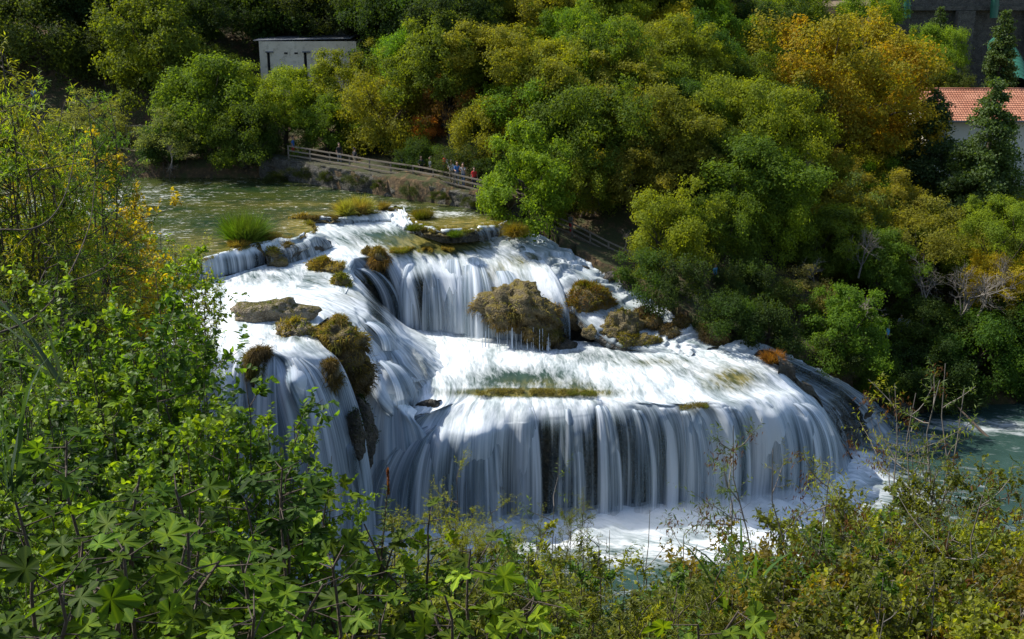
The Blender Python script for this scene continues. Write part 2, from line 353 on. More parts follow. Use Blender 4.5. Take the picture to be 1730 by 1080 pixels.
# big lower fall with the middle pool above it
r0 = [(640, 572, 8.35), (710, 558, 8.35), (780, 556, 8.3), (880, 570, 8.3), (980, 577, 8.25), (1040, 583, 8.2), (1120, 588, 8.2), (1200, 587, 8.2), (1262, 598, 8.1), (1302, 611, 8.0)]
r1 = [(695, 622, 8.1), (735, 612, 8.1), (790, 605, 8.1), (885, 610, 8.1), (990, 612, 8.1), (1080, 615, 8.1), (1160, 618, 8.1), (1240, 611, 8.1), (1290, 611, 7.9), (1330, 626, 7.4)]
r2 = [(705, 662, 7.9), (748, 650, 7.95), (798, 643, 7.95), (890, 644, 7.95), (1000, 645, 7.95), (1105, 650, 7.9), (1195, 645, 7.8), (1275, 630, 7.75), (1318, 630, 7.45), (1354, 645, 6.6)]
r3 = [(696, 698, 7.4), (748, 685, 7.6), (798, 668, 7.65), (890, 666, 7.7), (1003, 667, 7.7), (1120, 677, 7.55), (1220, 671, 7.4), (1305, 655, 7.1), (1348, 655, 6.5), (1377, 668, 5.4)]
BZ = .45
rf = [(570, 900, BZ), (665, 896, BZ), (770, 890, BZ), (885, 882, BZ), (1030, 874, BZ), (1160, 866, BZ), (1270, 857, BZ), (1365, 839, BZ), (1422, 806, BZ), (1444, 780, BZ)]
L3, LF = px2w(r3), px2w(rf); LFW = catmull(LF, 60)
GM = loft('great_waterfall', [r0, r1, r2, L3]+falling(L3, LF, 6, np.array([1.5, 1.9, 2.4, 2.8, 2.8, 2.8, 2.7, 2.2, 1.3, 1.0]), np.array([1.5, 1.7, 1.9, 1.9, 1.9, 1.9, 1.9, 1.7, 1.25, 1.02])), .12, .12, .66, .25, 'waterfall_rock_wall',
     lobes=[(800, 728, 50, 20, 1.1), (735, 742, 36, 25, .7), (1170, 712, 18, 26, .5), (1120, 706, 20, 22, .3), (965, 735, 25, 18, .5), (885, 715, 14, 22, .35), (1055, 720, 26, 24, .35), (1240, 715, 24, 24, .4), (1310, 705, 22, 24, .4), (1365, 712, 18, 22, .4), (1020, 700, 12, 20, -.3), (1270, 720, 9, 30, -.35), (1090, 740, 10, 30, -.3), (840, 745, 10, 30, -.3)], seed=1, rockamp=.3)
# upper fall below the terrace pool
u0 = [(520, 379, 14.2), (580, 378, 14.22), (650, 375, 14.2), (720, 392, 14.0), (800, 404, 13.85), (862, 399, 13.85)]
u1 = [(556, 404, 13.8), (610, 402, 13.8), (680, 402, 13.8), (740, 408, 13.75), (820, 417, 13.5), (885, 412, 13.5)]
u2 = [(590, 431, 13.35), (640, 427, 13.4), (700, 425, 13.4), (765, 424, 13.4), (850, 438, 12.8), (915, 438, 12.7)]
uf = [(648, 556, 8.2), (690, 560, 8.2), (740, 562, 8.2), (795, 566, 8.2), (880, 580, 8.1), (955, 580, 8.1)]
U2, UF = px2w(u2), px2w(uf)
GU = loft('upper_waterfall', [u0, u1, U2]+falling(U2, UF, 5, 2.1, 1.5), .11, .11, .66, .22, 'upper_rock_wall',
     lobes=[(720, 462, 22, 14, .45), (695, 470, 16, 12, .3), (770, 470, 40, 20, .5), (815, 500, 40, 40, .3), (600, 462, 24, 18, .7)], seed=2, rockamp=.65)
# cascade along the far bank
loft('bank_cascade', [[(845, 402, 13.85), (862, 392, 13.9), (878, 386, 13.9)], [(905, 440, 12.7), (935, 420, 12.9), (950, 418, 12.6)],
     [(945, 495, 11.1), (1000, 462, 11.7), (1022, 465, 11.6)], [(1030, 570, 8.9), (1080, 512, 10.2), (1098, 505, 10.3)], [(1100, 592, 8.25), (1130, 562, 8.9), (1180, 545, 9.1)], [(1160, 608, 8.0), (1190, 592, 8.2), (1225, 590, 8.2)]],
     .11, .11, .46, .24, 'bank_cascade_rock', seed=3, slope=(.03, .34), rockamp=.9, bed=.30, steps=.20,
     lobes=[(1090, 560, 30, 10, .4), (960, 450, 25, 10, .6), (1000, 470, 18, 10, .5), (1160, 550, 30, 8, .5), (900, 460, 30, 10, .5)])
# chute from the left shelf into the middle pool
GC = loft('chute', [[(455, 500, 13.12), (470, 482, 13.15), (490, 460, 13.2), (545, 425, 13.5)], [(545, 522, 12.95), (555, 500, 13.02), (563, 472, 13.1), (585, 440, 13.3)],
     [(592, 552, 12.1), (612, 528, 12.2), (612, 500, 12.4), (602, 465, 12.6)], [(622, 605, 10.6), (655, 568, 10.8), (662, 545, 10.7), (640, 505, 11.2)],
     [(648, 665, 8.9), (702, 618, 9.0), (708, 585, 9.1), (680, 545, 9.0)], [(674, 700, 7.3), (722, 648, 7.95), (750, 618, 8.0), (735, 572, 8.1)], [(692, 716, 6.4), (752, 672, 7.2), (778, 634, 7.5), (755, 580, 7.7)]],
     .12, .12, .70, .22, None, seed=4, steps=.05, slope=(.05, .38), rockamp=.25, lobes=[(675, 565, 28, 12, .7), (690, 612, 26, 12, .7), (655, 625, 20, 12, .7), (625, 545, 16, 12, .5), (645, 590, 14, 20, -.4)])
c1 = px2w([(600, 575, 11.5), (622, 625, 10.0), (650, 670, 8.7), (700, 708, 7.4)]); cf = px2w([(545, 925, 0), (585, 920, 0), (640, 912, 0), (745, 900, 0)])
loft('side_waterfall', [c1+np.array((0.1, .8, .15)), c1]+falling(c1, cf, 5, 2.5), .11, .14, .86, .24, None, seed=5, skirt=False)
# left shelf and its fall
loft('shelf_pool', [[(285, 490, 13.4), (330, 477, 13.38), (395, 463, 13.35), (440, 450, 13.4), (515, 428, 13.55), (562, 404, 13.8)], [(270, 525, 13.2), (340, 520, 13.2), (400, 500, 13.2), (470, 480, 13.2), (530, 462, 13.22), (592, 432, 13.35)],
     [(262, 560, 13.08), (345, 556, 13.08), (410, 545, 13.08), (490, 525, 13.05), (550, 490, 13.05), (590, 455, 13.1)], [(262, 588, 12.75), (345, 583, 12.75), (420, 580, 12.75), (500, 568, 12.7), (560, 530, 12.7), (596, 475, 12.9)]], .14, .14, .82, .14, None, seed=6)
l2 = [(240, 585, 12.98), (300, 578, 12.97), (350, 571, 12.97), (415, 569, 12.97), (475, 572, 12.96), (530, 560, 12.9)]
l3 = px2w([(235, 612, 12.6), (296, 603, 12.7), (345, 595, 12.75), (412, 591, 12.75), (474, 591, 12.75), (545, 583, 12.6)])
lf = px2w([(170, 990, 0), (260, 985, 0), (350, 985, 0), (470, 975, 0), (560, 965, 0), (640, 945, 0)])
GL = loft('left_waterfall', [l2, l3]+falling(l3, lf, 6, 2.1, 1.6), .11, .14, .72, .28, 'left_rock_wall',
     lobes=[(500, 640, 24, 16, 1.0), (370, 640, 22, 16, .5), (600, 760, 30, 25, .7)], seed=7, rockamp=.3, skirt=False)
# small right-hand falls behind the dome
loft('shaded_side_falls', [[(1215, 586, 8.5), (1240, 577, 8.6), (1262, 571, 8.6)], [(1300, 628, 7.0), (1320, 612, 7.2), (1335, 604, 7.2)], [(1375, 672, 5), (1400, 655, 4.9), (1420, 645, 4.8)],
     [(1410, 705, 3.4), (1440, 690, 3.2), (1470, 678, 3)], [(1425, 785, 0), (1465, 764, 0), (1518, 722, 0)]], .11, .12, .6, .3, 'side_falls_rock', seed=8, slope=(.05, .4), rockamp=.8, steps=.16,
     lobes=[(1440, 680, 14, 8, .4), (1400, 665, 14, 8, .4)])
# separate strands: fans of water that leap out in front of the curtains
def surf(G, px, py):
    X, Y = topix(G); k = np.argmin((X-px)**2+(Y-py)**2); return G.reshape(-1, 3)[k]
def fan(G, px, py, w0, f0, f1, fy, out=.55, foam=.80, seed=0, n=6, ease=2.0, pw=1.5):
    a, b = surf(G, px-w0/2, py), surf(G, px+w0/2, py); c, d = surf(G, f0, fy), surf(G, f1, fy); m = 9; t = np.linspace(0, 1, m)[:, None]
    top = a+(b-a)*t+np.array((0, .10, -.02)); bot = c+(d-c)*t+np.array((0, -1., 0))*out*(np.sin(math.pi*t)*.7+.3); back = top+np.array((0, .45, .02)); top = top+np.array((0, -.12, .06))*np.sin(math.pi*t)
    R = [back, top]+falling(top, bot, n, ease, pw); A = np.array(R); L = np.linalg.norm(np.diff(A[:, m//2], axis=0), axis=1).sum(); W = np.linalg.norm(d-c)
    nr, nc = max(int(L/.11), 12), max(int(W/.08), 14); g = catmull(A, nr); g = catmull(g.transpose(1, 0, 2), nc).transpose(1, 0, 2)
    u = np.linspace(0, 1, nc)[None]; v = np.linspace(0, 1, nr)[:, None]; U = (u*W+seed*3.7)+0*v; Vv = v*L+0*u
    g = g+np.array((0, -1., 0))*(fbm(v3(U*1.7, Vv*.12, seed), 3, seed+90)*.30)[..., None]
    e = np.clip(np.minimum(u, 1-u)*5.0, 0, 1)*np.clip(v*7, 0, 1); ev = sstep(0, 1, e+.35*fbm(v3(U*2.2, Vv*.15, 1), 2, 95+seed))
    F_ = (foam*(.62+.38*(1-v)))*ev-.9*(1-ev)
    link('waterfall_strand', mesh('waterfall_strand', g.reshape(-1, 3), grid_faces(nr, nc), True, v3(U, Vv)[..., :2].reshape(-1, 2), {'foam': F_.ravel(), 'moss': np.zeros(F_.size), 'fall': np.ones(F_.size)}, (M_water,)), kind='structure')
for i, q in enumerate([(738, 722, 56, 590, 800, 884, .9), (806, 716, 78, 735, 868, 882, .9), (890, 690, 26, 868, 925, 880, .5), (960, 692, 30, 930, 1000, 878, .5), (1015, 688, 26, 1000, 1060, 874, .5), (1075, 694, 34, 1058, 1125, 870, .6), (1165, 696, 40, 1140, 1215, 864, .8), (1232, 690, 30, 1215, 1275, 858, .5), (1290, 680, 44, 1280, 1360, 845, .7), (1345, 680, 36, 1362, 1425, 812, .6), (1120, 690, 18, 1120, 1150, 866, .4)]): fan(GM, *q[:6], out=q[6], seed=i+1)
for i, q in enumerate([(500, 606, 46, 505, 640, 890, 1.1), (455, 600, 30, 420, 500, 890, .6), (372, 602, 46, 320, 410, 880, .7), (410, 600, 20, 380, 430, 880, .5)]): fan(GL, *q[:6], out=q[6], seed=i+21)
for i, q in enumerate([(800, 446, 44, 768, 850, 566, .9), (728, 452, 24, 706, 762, 556, .5), (694, 446, 20, 668, 706, 552, .4), (764, 440, 26, 742, 790, 560, .5), (612, 455, 34, 640, 690, 545, .5), (850, 460, 40, 836, 900, 560, .4)]): fan(GU, *q[:6], out=q[6], seed=i+31)
for i, q in enumerate([(665, 572, 40, 655, 730, 640, .5), (650, 612, 34, 665, 720, 690, .5), (625, 545, 30, 640, 680, 590, .3)]): fan(GC, *q[:6], out=q[6], seed=i+41, foam=.9)
# river above the falls
def drop(name, lip, foot, seed, foam=.62, n=3, rockamp=.35, steps=0, bo=(0, .35, .0), slope=(.28, .72)):
    l, f = px2w(lip), px2w(foot); b = l+np.array(bo)
    loft(name, [b, l]+falling(l, f, n, 2.2), .07, .07, foam, .07, name+'_rock', seed=seed, rockamp=rockamp, bed=.22, steps=steps, skirt=False, slope=slope)
RZ = 14.68
drop('weir_fall', [(300, 452, RZ), (318, 446, RZ), (350, 435, RZ), (390, 424, RZ), (436, 411, RZ)], [(302, 484, 13.35), (320, 480, 13.32), (357, 471, 13.32), (398, 461, 13.32), (448, 447, 13.38)], 10, .74)
drop('stony_rapid', [(436, 412, RZ), (475, 408, RZ), (505, 402, RZ), (534, 392, RZ)], [(452, 452, 13.35), (488, 445, 13.45), (522, 435, 13.5), (566, 416, 13.7)], 11, .60, rockamp=.9, steps=.2, slope=(.02, .35))
0 and drop('inlet_fall', [(534, 393, RZ), (516, 379, RZ), (503, 367, RZ)], [(556, 410, 13.8), (536, 393, 14.1), (522, 379, 14.25)], 12, .7, bo=(-.3, .1, -.02))
drop('terrace_fall', [(503, 368, RZ), (540, 367, RZ), (580, 368, RZ), (612, 361, RZ), (652, 354, RZ)], [(518, 380, 14.2), (550, 379, 14.2), (590, 379, 14.2), (622, 375, 14.25), (662, 374, 14.25)], 13, .52)
drop('stepped_fall', [(648, 354, RZ), (676, 351, RZ), (692, 374, RZ)], [(662, 378, 14.1), (680, 388, 14.05), (700, 397, 13.95)], 14, .7, rockamp=.8, steps=.2)
drop('mossy_ledge_fall', [(690, 374, RZ), (720, 385, RZ), (745, 391, RZ), (790, 389, RZ), (830, 382, RZ), (862, 376, RZ)], [(702, 397, 13.95), (728, 406, 13.85), (755, 413, 13.8), (800, 410, 13.8), (838, 403, 13.8), (872, 396, 13.8)], 15, .68, rockamp=.8, steps=.15)
front = [(-420, 640), (50, 530), (300, 452), (350, 435), (390, 424), (436, 412), (475, 408), (505, 402), (534, 392), (516, 379), (503, 368), (540, 367), (580, 368), (612, 361), (652, 354), (676, 352), (692, 375), (720, 386), (745, 391), (790, 389), (830, 382), (862, 376)]
back = [(-420, 300), (-200, 300), (50, 300), (160, 300), (250, 300), (320, 300), (370, 300), (410, 300), (440, 300), (460, 302), (480, 303), (500, 306), (525, 312), (560, 318), (600, 324), (640, 330), (680, 336), (720, 342), (750, 346), (790, 352), (830, 358), (885, 368)]
Fw = np.array([P(a, b, RZ) for a, b in front]); Bw = np.array([P(a, b, RZ) for a, b in back])
seg = np.linspace(0, len(Fw)-1, 420); ii = np.minimum(seg.astype(int), len(Fw)-2); ff = (seg-ii)[:, None]
Fd, Bd = Fw[ii]*(1-ff)+Fw[ii+1]*ff, Bw[ii]*(1-ff)+Bw[ii+1]*ff
tt = (np.linspace(0, 1, 160)**.8)[:, None, None]; G = Bd[None]*(1-tt)+Fd[None]*tt
X, Y = topix(G)
fo = -.06+blobs([(110, 345, 130, 22, .75), (240, 330, 110, 16, .42), (330, 335, 25, 10, .35), (270, 395, 40, 8, .4), (255, 372, 60, 6, .3), (760, 362, 50, 6, .75), (680, 350, 20, 6, .6), (730, 382, 10, 6, .3), (-100, 360, 150, 30, .8)], X, Y)
mo = blobs([(510, 385, 40, 22, .9), (470, 400, 60, 8, .7), (560, 362, 70, 5, .8), (790, 378, 80, 12, 1.0), (400, 425, 60, 8, .7), (345, 410, 60, 15, .5), (680, 370, 30, 8, .8), (530, 345, 200, 5, .4)], X, Y)
G[..., 2] += fbm(v3(G[..., 0]*.5, G[..., 1]*.8), 3, 41)*.05
link('river', mesh('river', G.reshape(-1, 3), grid_faces(*G.shape[:2]), True, attrs={'foam': fo.ravel(), 'moss': mo.ravel()}, mats=(M_river,)), kind='structure')
# plunge basin and the river running off to the right
xs = np.arange(-34, 70, .44); ys = np.arange(34, 92, .44); XX, YY = np.meshgrid(xs, ys)
G = v3(XX, YY, BZ); X, Y = topix(G)
fo = -.2+blobs([(1150, 895, 330, 55, .92), (1000, 900, 300, 40, .8), (1430, 830, 90, 60, .85), (700, 930, 300, 60, .9), (450, 960, 300, 60, .9), (1500, 745, 90, 22, .62), (1640, 718, 140, 14, .50), (1560, 850, 80, 40, .45), (1290, 910, 160, 30, .75), (1180, 920, 260, 40, .95), (1330, 880, 120, 40, .95)], X, Y)
fl_ = LFW; dist = np.min(np.hypot(XX[..., None]-fl_[:, 0], YY[..., None]-fl_[:, 1]), -1); boil = np.exp(-(dist/2.2)**2)
G[..., 2] = BZ-.05+(fbm(v3(XX*.35, YY*.5), 4, 51)*.34+fbm(v3(XX*1.3, YY*1.6), 3, 55)*.26)*np.clip(fo+.3, .15, 1)+boil*(.30+.9*np.abs(fbm(v3(XX*.8, YY*.8), 3, 58)))
fo = fo+boil*.5
ang = .35
link('plunge_pool_water', mesh('plunge_pool_water', G.reshape(-1, 3), grid_faces(*G.shape[:2])[:, ::-1], True, v3(XX*math.sin(ang)+YY*math.cos(ang), XX*math.cos(ang)-YY*math.sin(ang))[..., :2].reshape(-1, 2),
    {'foam': fo.ravel(), 'moss': np.zeros(fo.size), 'fall': np.zeros(fo.size)}, (M_water,)), kind='structure')
# ------------------------------------------------------------------ ground: far bank and hillside, near slope, rock under the falls
bank = np.array([P(a, b, c) for a, b, c in [(-700, 298, 14.7), (-420, 300, 14.7), (50, 300, 14.7), (440, 300, 14.7), (500, 306, 14.7), (560, 318, 14.7), (680, 336, 14.7), (800, 354, 14.7), (885, 370, 14.5),
    (957, 427, 12.5), (1006, 461, 11.7), (1075, 489, 10.9), (1200, 572, 8.9), (1300, 598, 7.5), (1420, 643, 4.8), (1515, 712, .1), (1730, 690, 0), (2400, 690, 0)]])
bx, by, bz = bank.T; oidx = np.argsort(bx); bx, by, bz = bx[oidx], by[oidx], bz[oidx]
riv_front = np.array([P(a, b, RZ) for a, b in [(-700, 640), (-420, 640), (50, 530), (300, 452), (350, 435)]])
def y_edge(x): return np.interp(x, bx, by)
def gz_back(x, y):
    t = y-y_edge(x); ze = np.interp(x, bx, bz)
    wall = np.interp(x, [-20, -2, 3, 14, 30], [1.5, 1.4, .55, .8, .9])
    m = np.interp(x, [-70, -25, -5, 5, 20, 40, 90], [.62, .60, .55, .50, .36, .20, .2])
    z = ze+wall*sstep(0, .45, t)+m*np.maximum(0, t-np.interp(x, [-20, 0, 15], [8.5, 6.5, 4.5]))
    z = np.where(x > 22, z+1.3*np.maximum(0, y-153)*sstep(22, 34, x), z)
    return z
def gz_near(x, y):
    z = np.where(y < 20, 31.3-.62*y, 18.9-1.0*(y-20)); z = np.maximum(z, -1.6)
    yf = np.interp(x, riv_front[:, 0], riv_front[:, 1]); sh = 14.6+.36*np.maximum(0, yf-y+.5)
    return np.where(y < yf+.5, np.maximum(z, sh*sstep(-18.5, -22, x)+z*(1-sstep(-18.5, -22, x))), z)
def ground_z(x, y):
    x, y = float(x), float(y); ye = float(y_edge(x))
    if y > ye: return float(gz_back(np.array(x), np.array(y)))
    return float(gz_near(np.array(x), np.array(y)))
rx = np.arange(-95, 110, .6); ry = np.arange(-6, 200, .6); XX, YY = np.meshgrid(rx, ry)
nz = gz_near(XX, YY); bk = gz_back(XX, YY)
yf = np.interp(XX, riv_front[:, 0], riv_front[:, 1], right=200)
ZZ = np.where(YY > y_edge(XX), bk, np.where((YY > yf) & (XX < -15), 13.2, nz))
dec = (XX > -20) & (XX < 32) & (YY > 52) & (YY < y_edge(XX)+.3); ZZ = np.where(dec, -2.0, ZZ)
ZZ = ZZ+fbm(v3(XX*.25, YY*.25), 4, 61)*.9*np.where(YY > y_edge(XX)+1, 1, .3)
G = v3(XX, YY, ZZ)
link('ground', mesh('ground', G.reshape(-1, 3), grid_faces(*G.shape[:2])[:, ::-1], True, mats=(M_soil,)), kind='structure')
# rock ledges that carry the water
st = .25; x0, x1, y0, y1 = -21.5, 34, 53, 96; nx_, ny_ = int((x1-x0)/st), int((y1-y0)/st); H = np.full((nx_, ny_), np.nan)
K = np.concatenate(KNOWN); i = ((K[:, 0]-x0)/st).astype(int); j = ((K[:, 1]-y0)/st).astype(int); ok = (i >= 0) & (i < nx_) & (j >= 0) & (j < ny_)
Hm = np.full((nx_, ny_), -99.); np.maximum.at(Hm, (i[ok], j[ok]), K[ok, 2]); H = np.where(Hm > -50, Hm-.5, np.nan)
xc = x0+(np.arange(nx_)+.5)*st; yc = y0+(np.arange(ny_)+.5)*st
rfy = np.array([[a, b] for a, b in zip(Fd[:, 0], Fd[:, 1])])
for a in range(nx_):
    e = y_edge(xc[a]); ze = np.interp(xc[a], bx, bz)
    k = np.where(~np.isnan(H[a]))[0]
    if not len(k): continue
    kk = list(k); vv = list(H[a, k]); f0 = k.min()
    m = yc < e+.4
    H[a] = np.interp(yc, yc[k].tolist()+([e] if e > yc[k[-1]] else []), vv+([ze-.6] if e > yc[k[-1]] else []))
    H[a][:f0] = -2.0
    H[a][yc > e+.6] = np.minimum(H[a][yc > e+.6], gz_back(np.full((yc > e+.6).sum(), xc[a]), yc[yc > e+.6])-.6)
H = np.where(np.isnan(H), -2.0, H)
E = H.copy()
for da in range(-5, 6):
    for db in range(-5, 6):
        if da*da+db*db <= 26: E = np.minimum(E, np.roll(np.roll(H, da, 0), db, 1))
H = E
Gx, Gy = np.meshgrid(xc, yc, indexing='ij'); H = H+np.minimum(.3, fbm(v3(Gx*.9, Gy*.9), 4, 71)*.6)
G = v3(Gx, Gy, H)
link('rock_ledges', mesh('rock_ledges', G.reshape(-1, 3), grid_faces(*G.shape[:2]), True, mats=(M_wet,)), kind='structure')
# ------------------------------------------------------------------ vegetation builders
def unit(v): return v/(np.linalg.norm(v, axis=-1, keepdims=True)+1e-9)
def frames(n, up, rg):
    """random frames whose z axis is n"""
    r = unit(rg.normal(size=n.shape)+up); a = unit(np.cross(r, n)); b = np.cross(n, a); return a, b
T_QUAD = (np.array([(0, 0, 0), (.5, .34, .10), (1, 0, -.05), (.5, -.34, .10)]), [np.array([(0, 3, 2, 1)])])
T_OVATE = (np.array([(0, 0, 0), (.38, 0, -.03), (.75, 0, -.05), (1.05, 0, -.14), (.28, .30, .07), (.68, .27, .03), (.28, -.30, .07), (.68, -.27, .03)]),
           [np.array([(1, 2, 5, 4), (1, 6, 7, 2)]), np.array([(0, 1, 4), (2, 3, 5), (0, 6, 1), (2, 7, 3)])])
T_LANCE = (np.array([(0, 0, 0), (.45, 0, -.02), (1.1, 0, -.16), (.4, .13, .04), (.4, -.13, .04)]), [np.array([(0, 1, 3), (1, 2, 3), (0, 4, 1), (1, 4, 2)])])
def fig_template():
    out = [(0, 0)]
    for (ang, ln, w) in [(-2.2, .48, .27), (-1.12, .78, .23), (0, 1.0, .22), (1.12, .78, .23), (2.2, .48, .27)]:
        c, s_ = math.cos(ang), math.sin(ang)
        for (u, v) in [(.50, -w*.95), (.60, -w*.85), (.64, -w*1.12), (.76, -w*.9), (.80, -w*.95), (.92, -w*.45), (1.0, 0), (.92, w*.45), (.80, w*.95), (.76, w*.9), (.64, w*1.12), (.60, w*.85), (.50, w*.95)]:
            out.append((.30+ln*(u*c)-v*s_, ln*(u*s_)+v*c))
    V = [(0.30, 0, -.02)]+[(x, y, .09*abs(math.sin(3*math.atan2(y, x-.3)))+.05*math.hypot(x-.3, y)-.22*math.hypot(x-.3, y)**2.2) for x, y in out]
    n = len(out); F = [(0, 1+k, 1+(k+1) % n) for k in range(n)]
    return np.array(V), [np.array(F)]
T_FIG = fig_template()
def place(tpl, pos, X, Y, Z, size):
    """copies of a template with frames X (along the leaf), Y, Z"""
    tv, tf = tpl; n = len(pos); k = len(tv)
    V = pos[:, None]+size[:, None, None]*(tv[None, :, 0:1]*X[:, None]+tv[None, :, 1:2]*Y[:, None]+tv[None, :, 2:3]*Z[:, None])
    return V.reshape(-1, 3), [(f[None]+np.arange(n)[:, None, None]*k).reshape(-1, f.shape[1]) for f in tf], k

def crown_mesh(name, seed, n, nclump, mat, leaf=.036, flat=.85, cl=(.20, .36), shell=(.50, .86), tpl=T_QUAD, low=-.65, cone=0):
    rg = np.random.default_rng(seed)
    C_ = []; R_ = []
    while len(C_) < nclump:
        d = unit(rg.normal(size=3))
        if d[2] < low: continue
        r = rg.uniform(*shell)*(1+.48*float(vnoise(d*1.9+seed, seed))); p = d*r
        C_.append(p); R_.append(rg.uniform(*cl))
    C_ = np.array(C_); R_ = np.array(R_)
    w = R_**2/np.sum(R_**2); k = rg.choice(nclump, n, p=w)
    nd = 38; DD = unit(rg.normal(size=(nclump, nd, 3))+np.array((0, 0, .5))+.6*unit(C_)[:, None]); LD = rg.uniform(.7, 1.35, (nclump, nd)); kd = rg.integers(0, nd, n)
    d = DD[k, kd]
    sub = LD[k, kd]; ax = rg.uniform(.35, 1.0, n)**.8
    rr = R_[k]*ax*sub; pos = C_[k]+d*rr[:, None]*np.array((1, 1, .85))+rg.normal(size=(n, 3))*(R_[k]*.14)[:, None]; pos[:, 2] *= flat
    nrm = unit(d+rg.normal(size=(n, 3))*.55+np.array((0, 0, .25))); a, b = frames(nrm, 0, rg)
    V, F, kk = place(tpl, pos, a, b, nrm, leaf*rg.uniform(.6, 1.35, n))
    cv = rg.uniform(0, 1, nclump)[k]*.75+rg.uniform(0, 1, n)*.25
    return mesh(name, V, F, False, attrs={'v': np.repeat(rg.uniform(0, 1, n)*.6+cv*.4, kk), 'c': np.repeat(cv, kk)}, mats=(mat,)), C_*np.array((1, 1, flat))
def conifer_mesh(name, seed, n, mat, leaf=.03, nb=150, width=.3, droop=.25, pw=.8):
    """unit height 1, radius width at the foot"""
    rg = np.random.default_rng(seed); P0 = []; D = []; L = []
    for q in range(nb):
        h = rg.uniform(.03, .98)**.95; a = rg.uniform(0, 6.283); ln = width*(1-h)**pw*rg.uniform(.65, 1.15)+.02
        P0.append((0, 0, h)); D.append((math.cos(a), math.sin(a), rg.uniform(-.1, .35))); L.append(ln)
    P0, D, L = map(np.array, (P0, D, L)); k = rg.choice(nb, n, p=L/np.sum(L)); s = rg.uniform(.25, 1, n)**.7
    pos = P0[k]+D[k]*(L[k]*s)[:, None]; pos[:, 2] -= droop*L[k]*s**2
    pos += rg.normal(size=(n, 3))*(.012+.11*L[k]*(1.1-s*.5))[:, None]*np.array((1, 1, .55))
    nrm = unit(rg.normal(size=(n, 3))+np.array((0, 0, .6))+.6*D[k]); a, b = frames(nrm, 0, rg)
    V, F, kk = place(T_QUAD, pos, a, b, nrm, leaf*rg.uniform(.6, 1.3, n)); cv = rg.uniform(0, 1, nb)[k]
    return mesh(name, V, F, False, attrs={'v': np.repeat(rg.uniform(0, 1, n)*.6+cv*.4, kk), 'c': np.repeat(cv*.6, kk)}, mats=(mat,))
def limbs(mb, base, tips, r0, rg, mid=.45, n=5, wig=.12):
    for tp in tips:
        q = base+(tp-base)*rg.uniform(.0, .15); L = np.linalg.norm(tp-q); pts = []
        for s in np.linspace(0, 1, n):
            p = q+(tp-q)*s; p = p+np.array((0, 0, 1))*L*.12*math.sin(math.pi*s)*(-1 if tp[2] > q[2] else 1)*.6+(rg.normal(size=3)*wig*L*.3 if 0 < s < 1 else 0); pts.append(p)
        mb.tube(pts, r0*np.linspace(1, .18, n), 5)
def bare_mesh(name, seed, mat, depth=4, spread=.55, nb=(3, 5), L0=.42, r0=.028):
    """leafless branching tree of unit height"""
    rg = np.random.default_rng(seed); mb = MB()
    def grow(p, d, L, r, k):
        pts = [p]; q = p.copy(); dd = d.copy()
        for s in range(3):
            dd = unit(dd+rg.normal(size=3)*.16+np.array((0, 0, .05))); q = q+dd*L/3; pts.append(q.copy())
        mb.tube(pts, np.linspace(r, r*.55, 4), 4 if k > 1 else 3)
        if k == 0: return
        for _ in range(rg.integers(*nb)):
            f = rg.uniform(.35, 1); s = p+(q-p)*f
            grow(s, unit(dd+rg.normal(size=3)*spread), L*rg.uniform(.5, .78), r*.5, k-1)
    grow(np.zeros(3), np.array((0, 0, 1.)), L0, r0, depth)
    return mb.build(name, (mat,))

